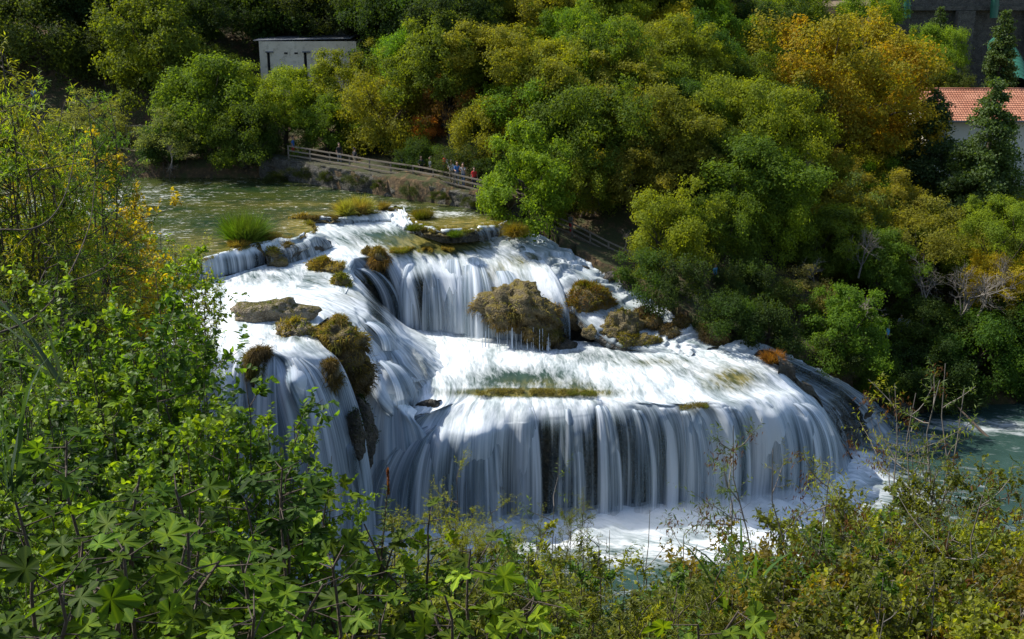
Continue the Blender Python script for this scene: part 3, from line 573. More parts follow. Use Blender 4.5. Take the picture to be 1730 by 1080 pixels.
def shrub_mesh(seed, height=3.0, spread=1.2, stems=7, leaf=.06, tpl=T_OVATE, lmat=None, smat=None, twigs=9, per=11, lean=(0, 0), br=9, droop=.0, bare=0.0, up=.5, names=('foliage', 'stems'), lo=.25, thick=.016, seeds=0.0):
    rg = np.random.default_rng(seed); mb = MB(); TP = []; TD = []; TL = []; CV = []
    for s in range(stems):
        a = rg.uniform(0, 6.283); rad = spread*rg.uniform(.15, 1); tip = np.array((math.cos(a)*rad+lean[0], math.sin(a)*rad+lean[1], height*rg.uniform(.68, 1)))
        b0 = np.array((math.cos(a), math.sin(a), 0))*.12*rg.uniform(.2, 1); n = 8; u = np.linspace(0, 1, n)[:, None]
        bow = np.array((math.cos(a), math.sin(a), 0))*spread*.18*np.sin(math.pi*u)
        pts = b0+(tip-b0)*u+bow+rg.normal(size=(n, 3))*.05*spread*np.sin(math.pi*u); mb.tube(pts, np.linspace(thick, thick*.25, n), 5)
        for q in range(br):
            f = rg.uniform(lo, 1); i = min(int(f*(n-1)), n-2); p = pts[i]+(pts[i+1]-pts[i])*(f*(n-1)-i)
            d = unit(rg.normal(size=3)+np.array((0, 0, up))+.6*unit(np.array((p[0], p[1], 0))+1e-6)); L = height*.22*rg.uniform(.5, 1.2)*(1.15-f*.55)
            m = 5; ps = [p]; dd = d
            for k in range(m-1): dd = unit(dd+rg.normal(size=3)*.16+np.array((0, 0, .10-droop))); ps.append(ps[-1]+dd*L/(m-1))
            ps = np.array(ps); mb.tube(ps, np.linspace(thick*.42, thick*.14, m), 4); cvb = rg.uniform()
            for w in range(twigs):
                g = rg.uniform(.15, 1); j = min(int(g*(m-1)), m-2); p2 = ps[j]+(ps[j+1]-ps[j])*(g*(m-1)-j)
                d2 = unit(dd*.7+rg.normal(size=3)*.75+np.array((0, 0, .2-droop))); l2 = L*.42*rg.uniform(.5, 1.2)
                if rg.uniform() < .35: mb.tube([p2, p2+d2*l2], [thick*.13, thick*.08], 3)
                if rg.uniform() < bare: continue
                TP.append(p2); TD.append(d2); TL.append(l2); CV.append(cvb)
    TP, TD, TL, CV = map(np.array, (TP, TD, TL, CV)); nt = len(TP)
    k = np.repeat(np.arange(nt), per); n = len(k); f = np.tile(np.linspace(.1, 1.05, per), nt)
    pos = TP[k]+TD[k]*(TL[k]*f)[:, None]; side = unit(np.cross(TD[k], rg.normal(size=(n, 3))))
    X = unit(TD[k]*.55+side*.9+np.array((0, 0, -.12))+rg.normal(size=(n, 3))*.18); Z = unit(np.array((0, 0, 1.))+rg.normal(size=(n, 3))*.5-0*X); Z = unit(Z-X*(Z*X).sum(1)[:, None]); Y = np.cross(Z, X)
    V, F, kk = place(tpl, pos, X, Y, Z, leaf*rg.uniform(.55, 1.25, n)); cv = CV[k]*.6+rg.uniform(0, 1, n)*.4
    fm = mesh(names[0], V, F, False, attrs={'v': np.repeat(rg.uniform(0, 1, n), kk), 'c': np.repeat(cv, kk)}, mats=(lmat,))
    sm = None
    if seeds:
        nsd = int(nt*seeds); q = rg.choice(nt, nsd); per2 = 26; k2 = np.repeat(q, per2); n2 = len(k2)
        pos = TP[k2]+TD[k2]*TL[k2][:, None]+rg.normal(size=(n2, 3))*.045+np.array((0, 0, -.05)); X = unit(rg.normal(size=(n2, 3))*.5+np.array((0, 0, -1.))); Zs = unit(np.cross(X, rg.normal(size=(n2, 3)))); Ys = np.cross(Zs, X)
        V, F, kk = place(T_LANCE, pos, X, Ys, Zs, .042*rg.uniform(.7, 1.3, n2)); sm = mesh('seed_cluster', V, F, attrs={'v': np.repeat(rg.uniform(0, 1, n2), kk), 'c': np.zeros(len(V))}, mats=(M_blade,))
    return fm, mb.build(names[1], (smat or M_bark,), True), sm
def put_shrub(kind, meshes, loc, rz, sc, label, cat, color, group=None):
    r = root(kind, loc, label, cat, group, rz); r.scale = (sc if isinstance(sc, tuple) else (sc,)*3)
    link('foliage', meshes[0], r, color=color); link('stems', meshes[1], r)
    if meshes[2] is not None: link('seed_cluster', meshes[2], r, color=(.09, .04, .015))
    return r
def blades(pos, nrm, length, rg, width=.012, droop=.6, seg=3, jit=.35):
    """grass blades growing from pos along nrm, bending down under their weight"""
    n = len(pos); d = unit(nrm+rg.normal(size=(n, 3))*jit); L = length*rg.uniform(.5, 1.15, n); side = unit(np.cross(d, rg.normal(size=(n, 3)))); P_ = [pos]; dd = d
    for s in range(seg): dd = unit(dd+np.array((0, 0, -1.))*droop/seg*(.3+s)*.62); P_.append(P_[-1]+dd*(L/seg)[:, None])
    W = width*rg.uniform(.6, 1.3, n); R = []
    for s, p in enumerate(P_[:-1]): w = (W*(1-.75*s/seg))[:, None]; R += [p-side*w, p+side*w]
    R.append(P_[-1]); V = np.stack(R, 1); k = V.shape[1]; off = np.arange(n)[:, None]*k
    Q = np.concatenate([off+np.array([[2*s, 2*s+1, 2*s+3, 2*s+2]]) for s in range(seg-1)]) if seg > 1 else np.zeros((0, 4), int)
    T = off+np.array([[2*seg-2, 2*seg-1, 2*seg]])
    return V.reshape(-1, 3), [Q, T], k
def blade_mesh(name, pos, nrm, length, seed, mat=None, **kw):
    rg = np.random.default_rng(seed); V, F, k = blades(pos, nrm, length, rg, **kw); n = len(pos)
    c = np.clip(.5+fbm(pos*1.3, 3, seed)*1.2, 0, 1)
    return mesh(name, V, F, attrs={'v': np.repeat(rg.uniform(0, 1, n), k), 'c': np.repeat(c, k)}, mats=(mat or M_blade,))
def tuft(name, seed, n, radius, length, droop=.9, width=.012, jit=.3, mat=None):
    rg = np.random.default_rng(seed); a = rg.uniform(0, 6.283, n); r = radius*np.sqrt(rg.uniform(0, 1, n)); pos = np.stack([np.cos(a)*r, np.sin(a)*r, -0.05+0*r], 1)
    nrm = unit(np.stack([np.cos(a)*r/radius*.42, np.sin(a)*r/radius*.42, np.ones(n)], 1)); return blade_mesh(name, pos, nrm, length, seed, mat, droop=droop, width=width, jit=jit)
def mound(name, seed, size, res=34, amp=.3, sc=1.0, lowcut=-.9):
    """lumpy boulder: unit sphere pushed about by noise; returns mesh, points and normals"""
    th = np.linspace(0, 2*math.pi, res*2, endpoint=False); ph = np.linspace(.02, math.pi-.02, res); T, Ph = np.meshgrid(th, ph)
    D = v3(np.sin(Ph)*np.cos(T), np.sin(Ph)*np.sin(T), np.cos(Ph)); s = np.asarray(size)
    q = D*s; r = 1+amp*(fbm(q*.9*sc*max(1, 1.5/s.mean())+seed*5, 4, seed)*1.7+.5*np.abs(fbm(q*2.6*sc*max(1, 1.5/s.mean())+seed, 3, seed+9))); V = D*s*r[..., None]
    nr, nc = V.shape[:2]; i = np.arange(nr-1)[:, None]*nc; j = np.arange(nc)[None]; j2 = (j+1) % nc
    F = np.stack([i+j, i+nc+j, i+nc+j2, i+j2], -1).reshape(-1, 4)
    N = unit(D/s); return V.reshape(-1, 3), F, N.reshape(-1, 3)
# ------------------------------------------------------------------ trees of the far bank and hillside
CV = {}
for nm, sd, n, nc, kw in [('a', 1, 24000, 80, {'cl': (.15, .30)}), ('b', 2, 24000, 66, {'cl': (.17, .34)}), ('c', 3, 26000, 74, {'cl': (.15, .30)}), ('d', 4, 22000, 60, {'cl': (.16, .32), 'flat': .95}), ('e', 5, 26000, 110, {'cl': (.11, .25), 'low': -.8}),
                          ('thin', 6, 11000, 54, {'cl': (.15, .3)}), ('small', 7, 6000, 26, {'cl': (.25, .45), 'leaf': .06}), ('small2', 8, 6000, 20, {'cl': (.25, .5), 'leaf': .055})]:
    kw.setdefault('leaf', .041); CV[nm] = crown_mesh('crown', 100+sd, n, nc, M_leaf, **kw)
CV['plane'] = crown_mesh('crown', 140, 46000, 170, M_orange, leaf=.029, cl=(.08, .21), shell=(.5, .9), low=-.8)
CV['pine'] = crown_mesh('crown', 141, 26000, 46, M_leaf, leaf=.036, cl=(.16, .32), shell=(.6, .85), low=-.4)
CON = [conifer_mesh('crown', 150, 30000, M_needle, .020, 170, .30, .15, .75), conifer_mesh('crown', 151, 16000, M_needle, .024, 150, .17, .05, .6), conifer_mesh('crown', 152, 26000, M_needle, .022, 150, .33, .45, .7)]
BARE = [bare_mesh('branches', 160, M_twig, 4, .6, (3, 6), .40, .016), bare_mesh('branches', 161, M_twig, 4, .75, (3, 6), .34, .014)]
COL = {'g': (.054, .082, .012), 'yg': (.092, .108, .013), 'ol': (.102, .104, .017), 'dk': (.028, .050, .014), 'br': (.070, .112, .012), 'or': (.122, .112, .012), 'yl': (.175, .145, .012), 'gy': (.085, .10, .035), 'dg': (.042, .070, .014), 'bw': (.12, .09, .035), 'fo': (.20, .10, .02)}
ntree = 0
def tree(v, px, py, r, d, col, label, kind='tree', asp=.9, group=None, trunk=True, jit=True, cat='tree'):
    global ntree; ntree += 1; rg = np.random.default_rng(ntree*7)
    for _ in range(14):
        c = PD(px, py, d)
        if c[2] > ground_z(c[0], d)+.78*r/FPX*d or d < y_edge(c[0])+1.3: break
        d -= .8
    c = PD(px, py, d); dep = d*cP-(c[2]-CAM_Z)*sP; R = r/FPX*dep*1.12; g = ground_z(c[0], d)
    base = np.array((c[0]+rg.uniform(-.15, .15)*R, d+rg.uniform(.0, .2)*R, g)); rt = root(kind, base, label, cat, group)
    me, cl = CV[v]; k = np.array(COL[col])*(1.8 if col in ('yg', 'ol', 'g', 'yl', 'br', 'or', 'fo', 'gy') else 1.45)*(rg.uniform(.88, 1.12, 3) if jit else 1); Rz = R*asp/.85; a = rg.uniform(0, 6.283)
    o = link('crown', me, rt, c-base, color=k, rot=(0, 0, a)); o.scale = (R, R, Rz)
    if trunk:
        mb = MB(); h = c-base; n = 7; u = np.linspace(0, 1, n)[:, None]; pts = np.array((0, 0, -.4))+(h*np.array((.6, .6, .85))-np.array((0, 0, -.4)))*u+rg.normal(size=(n, 3))*.035*R*np.sin(3.14*u)
        tr = .045*R+.06; mb.tube(pts, tr*np.linspace(1.15, .4, n), 7)
        sel = cl[rg.choice(len(cl), min(9, len(cl)), replace=False)]; ca, sa = math.cos(a), math.sin(a)
        tips = np.stack([sel[:, 0]*ca-sel[:, 1]*sa, sel[:, 0]*sa+sel[:, 1]*ca, sel[:, 2]], 1)*np.array((R, R, Rz))*.92+h
        for q in tips: b = pts[rg.integers(3, n)]; limbs(mb, b, [q], tr*.42, rg, n=5)
        link('trunk', mb.build('trunk', (M_bark,), True), rt)
    return rt
T = [  # dark tones at the upper left put that slope's shade into the leaves
 ('e', 262, 78, 108, 106, 'g', 'large rounded green tree left of the grey concrete building, tallest on that bank', .95),
 ('a', 345, 178, 90, 99, 'g', 'broad green tree in front of the tallest left bank tree, above the pool edge'),
 ('b', 50, 50, 105, 122, 'dg', 'dark green tree filling the upper left corner of the wooded slope'),
 ('c', 165, 95, 60, 122, 'dk', 'blackish green tree in deep shade left of the large rounded tree'),
 ('d', 105, 10, 60, 128, 'gy', 'pale greyish tree catching light in the shaded upper left corner'),
 ('thin', 160, 212, 62, 98, 'gy', 'thin greyish bushy tree over the river, right of the yellow near tree', .7),
 ('thin', 290, 240, 52, 95, 'gy', 'low grey twiggy tree hanging over the dark far shore', .8),
 ('c', 405, 235, 66, 95.5, 'dg', 'dark green tree hanging over the river left of the fence end', 1.0),
 ('a', 390, 175, 52, 100, 'g', 'mid green tree just below the left end of the grey building'),
 ('c', 482, 172, 66, 99, 'yg', 'olive yellow tree under the left half of the grey building'),
 ('e', 565, 156, 66, 101, 'yg', 'yellow green tree under the right half of the grey building'),
 ('a', 545, 215, 58, 97, 'g', 'green tree directly above the left end of the walkway fence', .9),
 ('b', 655, 200, 72, 97.5, 'yg', 'full yellow green tree overhanging the middle of the walkway fence', 1.1),
 ('d', 655, 125, 48, 105, 'ol', 'olive tree right of the grey building end'),
 ('c', 715, 130, 66, 106, 'yg', 'yellowish tree behind the full walkway tree'),
 ('thin', 757, 178, 48, 98, 'bw', 'half bare brownish tree above the people at the fence', 1.3),
 ('small', 722, 218, 26, 95, 'fo', 'small orange leaved tree beside the half bare walkway tree'),
 ('c', 822, 112, 36, 108, 'fo', 'small round orange autumn tree in the middle of the slope'),
 ('b', 905, 190, 88, 96, 'br', 'bright green domed tree in the middle, lit from above', .8),
 ('a', 815, 235, 62, 92, 'yg', 'pale yellow green tree leaning over the right end of the upper fence', 1.1),
 ('e', 885, 315, 92, 84.5, 'br', 'big bright green tree hanging down to the falls between the two fences', 1.0),
 ('a', 940, 60, 90, 116, 'ol', 'olive tree high on the slope in the middle of the woods'),
 ('e', 1010, 30, 70, 124, 'yg', 'yellowish treetop at the upper edge, centre of the hillside'),
 ('c', 900, 105, 66, 107, 'yg', 'loose yellow green tree right of the small orange tree'),
 ('a', 985, 135, 72, 104, 'g', 'green tree between the olive slope tree and the bright yellow tree'),
 ('b', 1075, 160, 62, 103, 'g', 'mid green tree left of the dark shaded gap, upper middle'),
 ('b', 1140, 62, 66, 110, 'yl', 'bright lemon yellow tree high on the slope left of the orange plane'),
 ('e', 1205, 105, 66, 109, 'ol', 'olive yellow tree between the lemon tree and the orange plane'),
 ('a', 1190, 190, 60, 103, 'br', 'fresh green tree below the olive tree, left of the orange plane'),
 ('d', 1243, 185, 44, 103, 'dg', 'dark blue green tree tucked against the left side of the orange plane'),
 ('c', 1000, 225, 62, 96, 'ol', 'pale olive tree right of the bright domed tree'),
 ('thin', 1060, 215, 62, 97, 'gy', 'silvery sparse tree above the lower fence', .8),
 ('b', 985, 315, 60, 87, 'yg', 'yellow green tree with a forked trunk standing over the lower fence', 1.0),
 ('a', 1060, 300, 74, 90, 'ol', 'olive golden tree right of the forked trunk tree'),
 ('e', 1150, 262, 84, 96, 'ol', 'golden olive tree in the long middle row, below the fresh green tree', .8),
 ('c', 1250, 285, 76, 95, 'yg', 'yellow green tree with pale bare branches at its top, middle of the row', .9),
 ('a', 1335, 290, 66, 96, 'yg', 'pale olive green tree under the left side of the orange plane'),
 ('e', 1400, 315, 66, 96, 'ol', 'golden tree under the middle of the orange plane', .8),
 ('d', 1130, 400, 74, 84, 'yg', 'yellow green tree at the foot of the lower fence', .95),
 ('b', 1215, 385, 66, 86, 'g', 'green tree with a slim pale trunk behind the bank cascade', 1.1),
 ('c', 1300, 385, 74, 87, 'yg', 'lit yellow green tree above the shaded right bank', 1.1),
 ('a', 1385, 410, 66, 86, 'g', 'green tree with grey branches left of the leafless tree'),
 ('thin', 1440, 370, 56, 90, 'gy', 'pale silver green tree in front of the golden trees on the right', 1.0),
 ('e', 1500, 355, 72, 95, 'ol', 'golden olive tree left of the tall cypress foot', .8),
 ('a', 1480, 450, 66, 85, 'g', 'dull green tree left of the leafless brown tree'),
 ('thin', 1570, 410, 76, 88, 'ol', 'thin olive tree behind the leafless brown tree', .8),
 ('e', 1430, 560, 84, 79.5, 'g', 'spreading green tree with grey twigs leaning over the big fall', .85),
 ('thin', 1345, 500, 56, 82, 'gy', 'grey twiggy tree at the head of the shaded right cascade', .7),
 ('a', 1560, 560, 70, 83, 'dg', 'dark green tree over the shaded picnic ground'),
 ('c', 1690, 480, 60, 86, 'yl', 'yellow leaved tree near the right edge below the umbrella pine'),
 ('b', 1660, 590, 90, 82, 'dg', 'dark green tree overhanging the river at the right edge', .9),
 ('d', 1550, 640, 66, 80, 'dk', 'black green low tree at the water line, right of the small falls', .8),
 ('a', 1730, 560, 70, 84, 'dg', 'shaded green tree cut by the right edge of the view'),
 ('small', 1300, 560, 46, 76.5, 'dk', 'dark low tree in shade above the orange grass tuft', .9),
 ('small2', 1380, 600, 44, 76, 'g', 'small green tree at the waterfall rim, right of the orange tuft'),
 ('b', 1600, 150, 40, 122, 'dg', 'dark tree between the orange plane and the green pipe'),
 ('pine', 1588, 95, 50, 124, 'br', 'bright green pine in front of the dark stone wall', 1.1),
 ('pine', 1700, 385, 68, 88, 'br', 'vivid green umbrella pine at the right edge below the house', .75),
 ('c', 1300, 55, 60, 128, 'dg', 'dark green tree behind the left shoulder of the orange plane'),
 ('a', 1350, 20, 60, 132, 'br', 'fresh green pine top above the orange plane'),
 ('pine', 1470, 20, 60, 134, 'br', 'light green pine at the top edge above the orange plane', .9),
 ('b', 700, 30, 90, 122, 'dk', 'blackish tree on the shaded slope right of the stone pillar'),
 ('d', 790, 40, 66, 124, 'g', 'green tree with a lit top on the shaded slope, left of the olive woods'),
 ('c', 500, 25, 90, 126, 'dk', 'very dark tree behind the grey concrete building'),
 ('a', 860, 15, 60, 128, 'yg', 'yellow green treetop at the upper edge left of the middle'),
 ('c', 1100, 10, 70, 126, 'ol', 'olive treetop at the upper edge above the lemon tree'),
 ('d', 1210, 20, 60, 130, 'dk', 'dark treetop at the upper edge below the dirt track'),
 ('b', 1180, 120, 40, 106, 'yl', 'small yellow tree below the lemon tree'),
]
for t_ in T: tree(t_[0], t_[1], t_[2], t_[3], t_[4], t_[5], t_[6], {'pine': 'pine_tree'}.get(t_[0], 'broadleaf_tree'), asp=t_[7] if len(t_) > 7 else .9)
tree('plane', 1432, 150, 158, 107, 'or', 'huge orange and gold autumn plane tree towering above the right bank', 'plane_tree', .90, jit=False)
def conifer(k, px, ytop, ybot, d, col, label, wid=1.0):
    a = PD(px, ytop, d); b = PD(px, ybot, d); H = a[2]-b[2]; g = ground_z(b[0], d); rt = root('cypress_tree', (b[0], d, g), label, 'tree')
    o = link('crown', CON[k], rt, (0, 0, b[2]-g), color=np.array(COL[col])*1.5); o.scale = (H*wid, H*wid, H)
    mb = MB(); mb.tube([(0, 0, -.5), (0.05, 0, b[2]-g+H*.5), (0, 0, b[2]-g+H*.95)], [.32, .2, .04], 7); link('trunk', mb.build('trunk', (M_bark,), True), rt)
conifer(0, 1652, 130, 385, 98, 'dg', 'tall ragged cypress standing in front of the tiled roof')
conifer(1, 1680, 15, 175, 121, 'dg', 'slim dark cypress in front of the stone wall beside the green pipe')
conifer(2, 1565, 150, 330, 104, 'dk', 'black green drooping conifer at the right side of the orange plane', 1.1)
conifer(1, 1578, 10, 120, 128, 'dg', 'small pointed conifer between bright pine branches at the upper right')
def bare(k, px, py_base, d, h, label, rz=0, sc=1.0, tilt=0, col=None):
    b = PD(px, py_base, d); rt = root('bare_tree', (b[0], d, b[2]), label, 'tree', rz=rz); o = link('branches', BARE[k], rt, rot=(tilt, 0, 0)); o.scale = (h*sc, h*sc, h)
for i, a in enumerate([(0, 1248, 400, 83, 6.5, 'pale dead tree trunk rising through the green middle row', .3, .55), (1, 1560, 560, 82, 8, 'leafless brown branching tree above the shaded picnic ground', 1.0, 1.1), (0, 1610, 560, 83, 7.5, 'leafless tree leaning right beside the brown branching one', 2.2, 1.1, .3),
    (1, 757, 272, 94, 6.5, 'grey leafless tree at the fence above the red backpacker', .8, .8), (0, 1440, 560, 77, 4.5, 'grey dead branches over the big fall', 2.0, 1.3), (1, 1380, 500, 81, 4.5, 'silvery dead shrub left of the leaning green tree', 3.0, 1.2),
    (0, 1450, 470, 83, 5.5, 'grey dead branches in the lit green trees right of centre', 4.0, .9), (1, 1345, 330, 90, 5, 'grey leafless top in the golden row', 5, .9), (0, 1650, 540, 82, 5.5, 'grey twiggy dead tree near the right edge', 2.7, 1.2),
    (1, 290, 285, 93, 3.2, 'grey dead bush hanging over the far river shore', 1.1, 1.3), (0, 1000, 395, 85, 6.5, 'dark forked bare trunk behind the lower fence', 1.5, .6), (1, 600, 100, 112, 3.5, 'small leafless tree in front of the grey building', 1.5, .9),
    (0, 545, 105, 111, 3.5, 'thin leafless saplings against the grey building wall', .5, .8), (1, 1055, 425, 80, 2.2, 'grey dead twigs hanging beside the lower fence', .5, 1.3), (0, 1700, 520, 84, 6, 'bare yellowish tree at the right edge under the umbrella pine', .5, 1.)]): bare(*a)
MARKS = [(262, 78, 'the tallest left bank tree'), (518, 90, 'the grey concrete building'), (573, 35, 'the stone pillar'), (50, 40, 'the upper left corner'), (822, 112, 'the small orange tree'), (757, 190, 'the half bare walkway tree'), (650, 285, 'the upper walkway fence'), (905, 180, 'the bright domed tree'), (885, 315, 'the hanging tree over the falls'),
  (1140, 62, 'the lemon yellow tree'), (1432, 150, 'the huge orange plane tree'), (1652, 250, 'the tall ragged cypress'), (1690, 385, 'the umbrella pine'), (1010, 415, 'the lower path fence'), (1203, 560, 'the brown bush dome'), (1300, 600, 'the orange grass tuft'), (1430, 560, 'the tree leaning over the big fall'), (1450, 705, 'the shaded side falls'), (1560, 520, 'the leafless brown tree'), (1650, 690, 'the slanting dead pole'), (1660, 175, 'the tiled roof'), (150, 290, 'the far river foam'), (430, 300, 'the dark left shore'), (1000, 10, 'the top edge of the view'), (1243, 185, 'the dark blue green tree')]
USED = {}
def auto_label(tone, noun, X, Y, R):
    q = sorted(MARKS, key=lambda m: math.hypot(m[0]-X, (m[1]-Y)*1.2)); 
    def dirn(m):
        dx, dy = X-m[0], Y-m[1]; a = 'just ' if math.hypot(dx, dy) < 70 else 'well ' if math.hypot(dx, dy) > 150 else ''
        if abs(dx) > 2.2*abs(dy): return a+('right of ' if dx > 0 else 'left of ')+m[2]
        if abs(dy) > 2.2*abs(dx): return a+('below ' if dy > 0 else 'above ')+m[2]
        return a+('lower ' if dy > 0 else 'upper ')+('right of ' if dx > 0 else 'left of ')+m[2]
    sz = 'small' if R < 45 else 'large' if R > 68 else 'middle sized'
    for L in (f'{sz} {tone} {noun} {dirn(q[0])}', f'{sz} {tone} {noun} {dirn(q[1])}', f'{sz} {tone} {noun} {dirn(q[2])}', f'{sz} rounded {tone} {noun} {dirn(q[0])}', f'{sz} loose {tone} {noun} {dirn(q[1])}', f'{sz} crowded {tone} {noun} {dirn(q[0])}', f'{sz} uneven {tone} {noun} {dirn(q[1])}', f'{sz} {tone} {noun} {dirn(q[3])}', f'{sz} crowded {tone} {noun} {dirn(q[2])}'):
        if L not in USED: break
    USED[L] = 1; return L
# the wood behind: trees that nothing tells apart, one group per tone
rg = np.random.default_rng(77); GR = {'dk': ('dark shaded trees on the slope', 'dark green tree in the shaded wood high on the slope'), 'dg': ('deep green trees of the wood', 'deep green tree standing in the wood between lighter ones'),
  'g': ('green trees of the wood', 'mid green tree crowded among others on the hillside'), 'yg': ('yellow green trees of the wood', 'yellow green tree crowded among others on the hillside'), 'ol': ('olive trees of the wood', 'olive coloured tree crowded among others on the hillside'),
  'br': ('fresh green trees of the wood', 'fresh green tree crowded among others on the hillside')}
TONE = {'dk': 'blackish green', 'dg': 'deep green', 'g': 'mid green', 'yg': 'yellow green', 'ol': 'olive', 'br': 'fresh green'}
for x in np.arange(-62, 80, 4.3):
    for y in np.arange(86, 172, 4.4):
        xx, yy = x+rg.uniform(-2, 2), y+rg.uniform(-2, 2); t_ = yy-float(y_edge(xx))
        if t_ < 9: continue
        g = ground_z(xx, yy); R = rg.uniform(2.6, 4.4); zc = g+R*.9+rg.uniform(1.2, 2.6); X_, Y_ = topix(np.array((xx, yy, zc)))
        r_ = R/yy*FPX
        if Y_ < -r_*1.2 or X_ < -150 or X_ > 1880: continue
        if 1560 < X_ < 1800 and -60 < Y_ < 330 and yy > 104: continue
        if 395 < X_ < 640 and 20 < Y_ < 190 and yy < 131: continue
        if 1225 < X_ < 1600 and Y_ < 60 and yy > 112: continue
        if X_ < 265 and yy < 113 and Y_ > 10: continue
        u = rg.uniform()
        if X_ < 430 or (X_ < 800 and Y_ < 70): c_ = 'dk' if u < .6 else 'dg'  # slope shade put into the leaf colour: darker trees here
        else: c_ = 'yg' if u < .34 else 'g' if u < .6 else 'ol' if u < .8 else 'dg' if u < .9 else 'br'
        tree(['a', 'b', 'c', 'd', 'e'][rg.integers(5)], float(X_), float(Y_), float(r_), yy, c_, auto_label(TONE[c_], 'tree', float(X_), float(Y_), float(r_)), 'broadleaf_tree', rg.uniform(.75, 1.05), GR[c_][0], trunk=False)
# bushes under the trees along the bank
for k in range(95):
    xx = rg.uniform(-50, 50); ye = float(y_edge(xx)); off = rg.uniform(.4, 1.6) if xx < -16 else (rg.uniform(.2, 1.4) if xx > 9 else 99)
    if k % 2: off = rg.uniform(5.5, 11)
    if off > 50: continue
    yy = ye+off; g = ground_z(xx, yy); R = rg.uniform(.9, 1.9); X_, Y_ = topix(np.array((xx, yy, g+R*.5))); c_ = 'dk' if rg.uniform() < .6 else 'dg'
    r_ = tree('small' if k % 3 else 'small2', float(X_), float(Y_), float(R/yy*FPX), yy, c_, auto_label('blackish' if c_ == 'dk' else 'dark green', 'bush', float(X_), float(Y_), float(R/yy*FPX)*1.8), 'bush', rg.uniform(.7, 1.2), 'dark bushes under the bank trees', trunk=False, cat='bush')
# ------------------------------------------------------------------ walkway: retaining walls, fences, people
M_wood = mat_plain('weathered_fence_wood', (.20, .165, .125), .85, .4, 6, .01)
M_block = mat_rock('grey_wall_stone', (.15, .14, .12), (.26, .245, .21), (.34, .32, .28), 2.5, None, .95, .04)
M_mason = mat_rock('rough_masonry', (.05, .045, .036), (.10, .092, .072), (.16, .15, .125), 2.0, (.05, .05, .02), .95, .12)  # stone tones darkened to put the bank wall's partial shade into the colour
def lerp_poly(A, s):
    A = np.asarray(A); L = np.concatenate([[0], np.cumsum(np.linalg.norm(np.diff(A, axis=0), axis=1))]); return np.stack([np.interp(s, L, A[:, k]) for k in range(3)], -1), L[-1]
def wall_strip(name, top, label, thick=.7, down=2.4, mat=None, disp=.2, seed=0, cat='wall'):
    A = np.array(top); _, L = lerp_poly(A, 0); n = int(L/.16); T_, _ = lerp_poly(A, np.linspace(0, L, n)); m = int(down/.14)+3
    tdir = np.gradient(T_, axis=0); nrm = unit(np.stack([tdir[:, 1], -tdir[:, 0], 0*tdir[:, 0]], 1)); nrm = np.where(nrm[:, 1:2] > 0, -nrm, nrm); kr = np.ones(25)/25; nrm = unit(np.stack([np.convolve(np.pad(nrm[:, k], 12, 'edge'), kr, 'valid') for k in range(3)], 1))
    rows = [T_-nrm*thick, T_-nrm*thick*.4, T_-nrm*.05]; 
    for k in range(m): rows.append(T_-np.array((0, 0, 1.))*(.03+down*k/(m-1))+nrm*(.04+.12*k/(m-1)))
    G = np.array(rows); s = np.linspace(0, L, n)[None]; D = fbm(v3(G[..., 0]*1.0, G[..., 1], G[..., 2]*1.4), 4, 80+seed)*disp*1.8+fbm(v3(G[..., 0]*3.4, G[..., 1]*3, G[..., 2]*4), 3, 85+seed)*disp*.7
    G[3:] += (nrm[None]*D[3:, :, None]); G[:3, :, 2] += D[:3]*.3
    c = G[0].mean(0); return link(name, mesh(name, G.reshape(-1, 3)-c, grid_faces(*G.shape[:2]), True, mats=(mat,)), loc=c, label=label, cat=cat)
wt = [PD(440, 262, 95.2), PD(500, 272, 93.6), PD(560, 283, 91.0), PD(640, 297, 88.6), (PD(720, 312, 86.2)), PD(790, 327, 83.4), PD(835, 338, 82.3), PD(885, 352, 81.0)]
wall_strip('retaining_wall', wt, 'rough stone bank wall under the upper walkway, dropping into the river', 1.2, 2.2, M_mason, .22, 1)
wl = [PD(905, 395, 82.0), PD(961, 416, 80.3), PD(1006, 430, 79.4), PD(1051, 447, 78.4), PD(1101, 468, 77.2), PD(1180, 502, 75.8)]
wall_strip('lower_retaining_wall', [w+np.array((0, .28, -.02)) for w in wl], 'dark rock base behind the pale block wall below the lower fence', 2.2, 2.6, M_wet, .22, 2)
# stones of the block wall, one by one
rg = np.random.default_rng(5); SM = []
for k in range(6):
    mb = MB(); mb.box((0, 0, 0), (1, 1, 1)); me = mb.build('stone', (M_block,)); V = np.array([v.co[:] for v in me.vertices])*(1+rg.uniform(-.16, .04, (8, 3)))
    me.vertices.foreach_set('co', V.astype(np.float32).ravel()); me.update(); SM.append(me)
bw = root('block_wall', wl[2], 'pale stone block wall below the lower fence beside the shaded rapids', 'wall'); _, L = lerp_poly(wl, 0)
for row in range(4):
    s = rg.uniform(0, .3)
    while s < L-.4:
        w = rg.uniform(.26, .52); q, _ = lerp_poly(wl, s+w/2); q2, _ = lerp_poly(wl, s+w); dd = q2-q
        if not (row > 1 and rg.uniform() < .25*(row-1)):
            o = link('stone', SM[rg.integers(6)], bw, q-wl[2]+np.array((0, rg.uniform(-.04, .05), -.14-.27*row)), rot=(rg.uniform(-.05, .05), -math.atan2(dd[2], dd[0])*.9, math.atan2(dd[1], dd[0]))); o.scale = (w-.03, .34, .25)
        s += w
cap = MB(); n = 60; T_, _ = lerp_poly(wl, np.linspace(0, L, n)); a = T_+np.array((0, -.12, .0)); b = T_+np.array((0, 1.3, .32)); G = np.array([a-np.array((0, 0, .05)), a, a*.5+b*.5, b]); G[1:, :, 2] += fbm(G[1:]*2.2, 3, 8)*.08
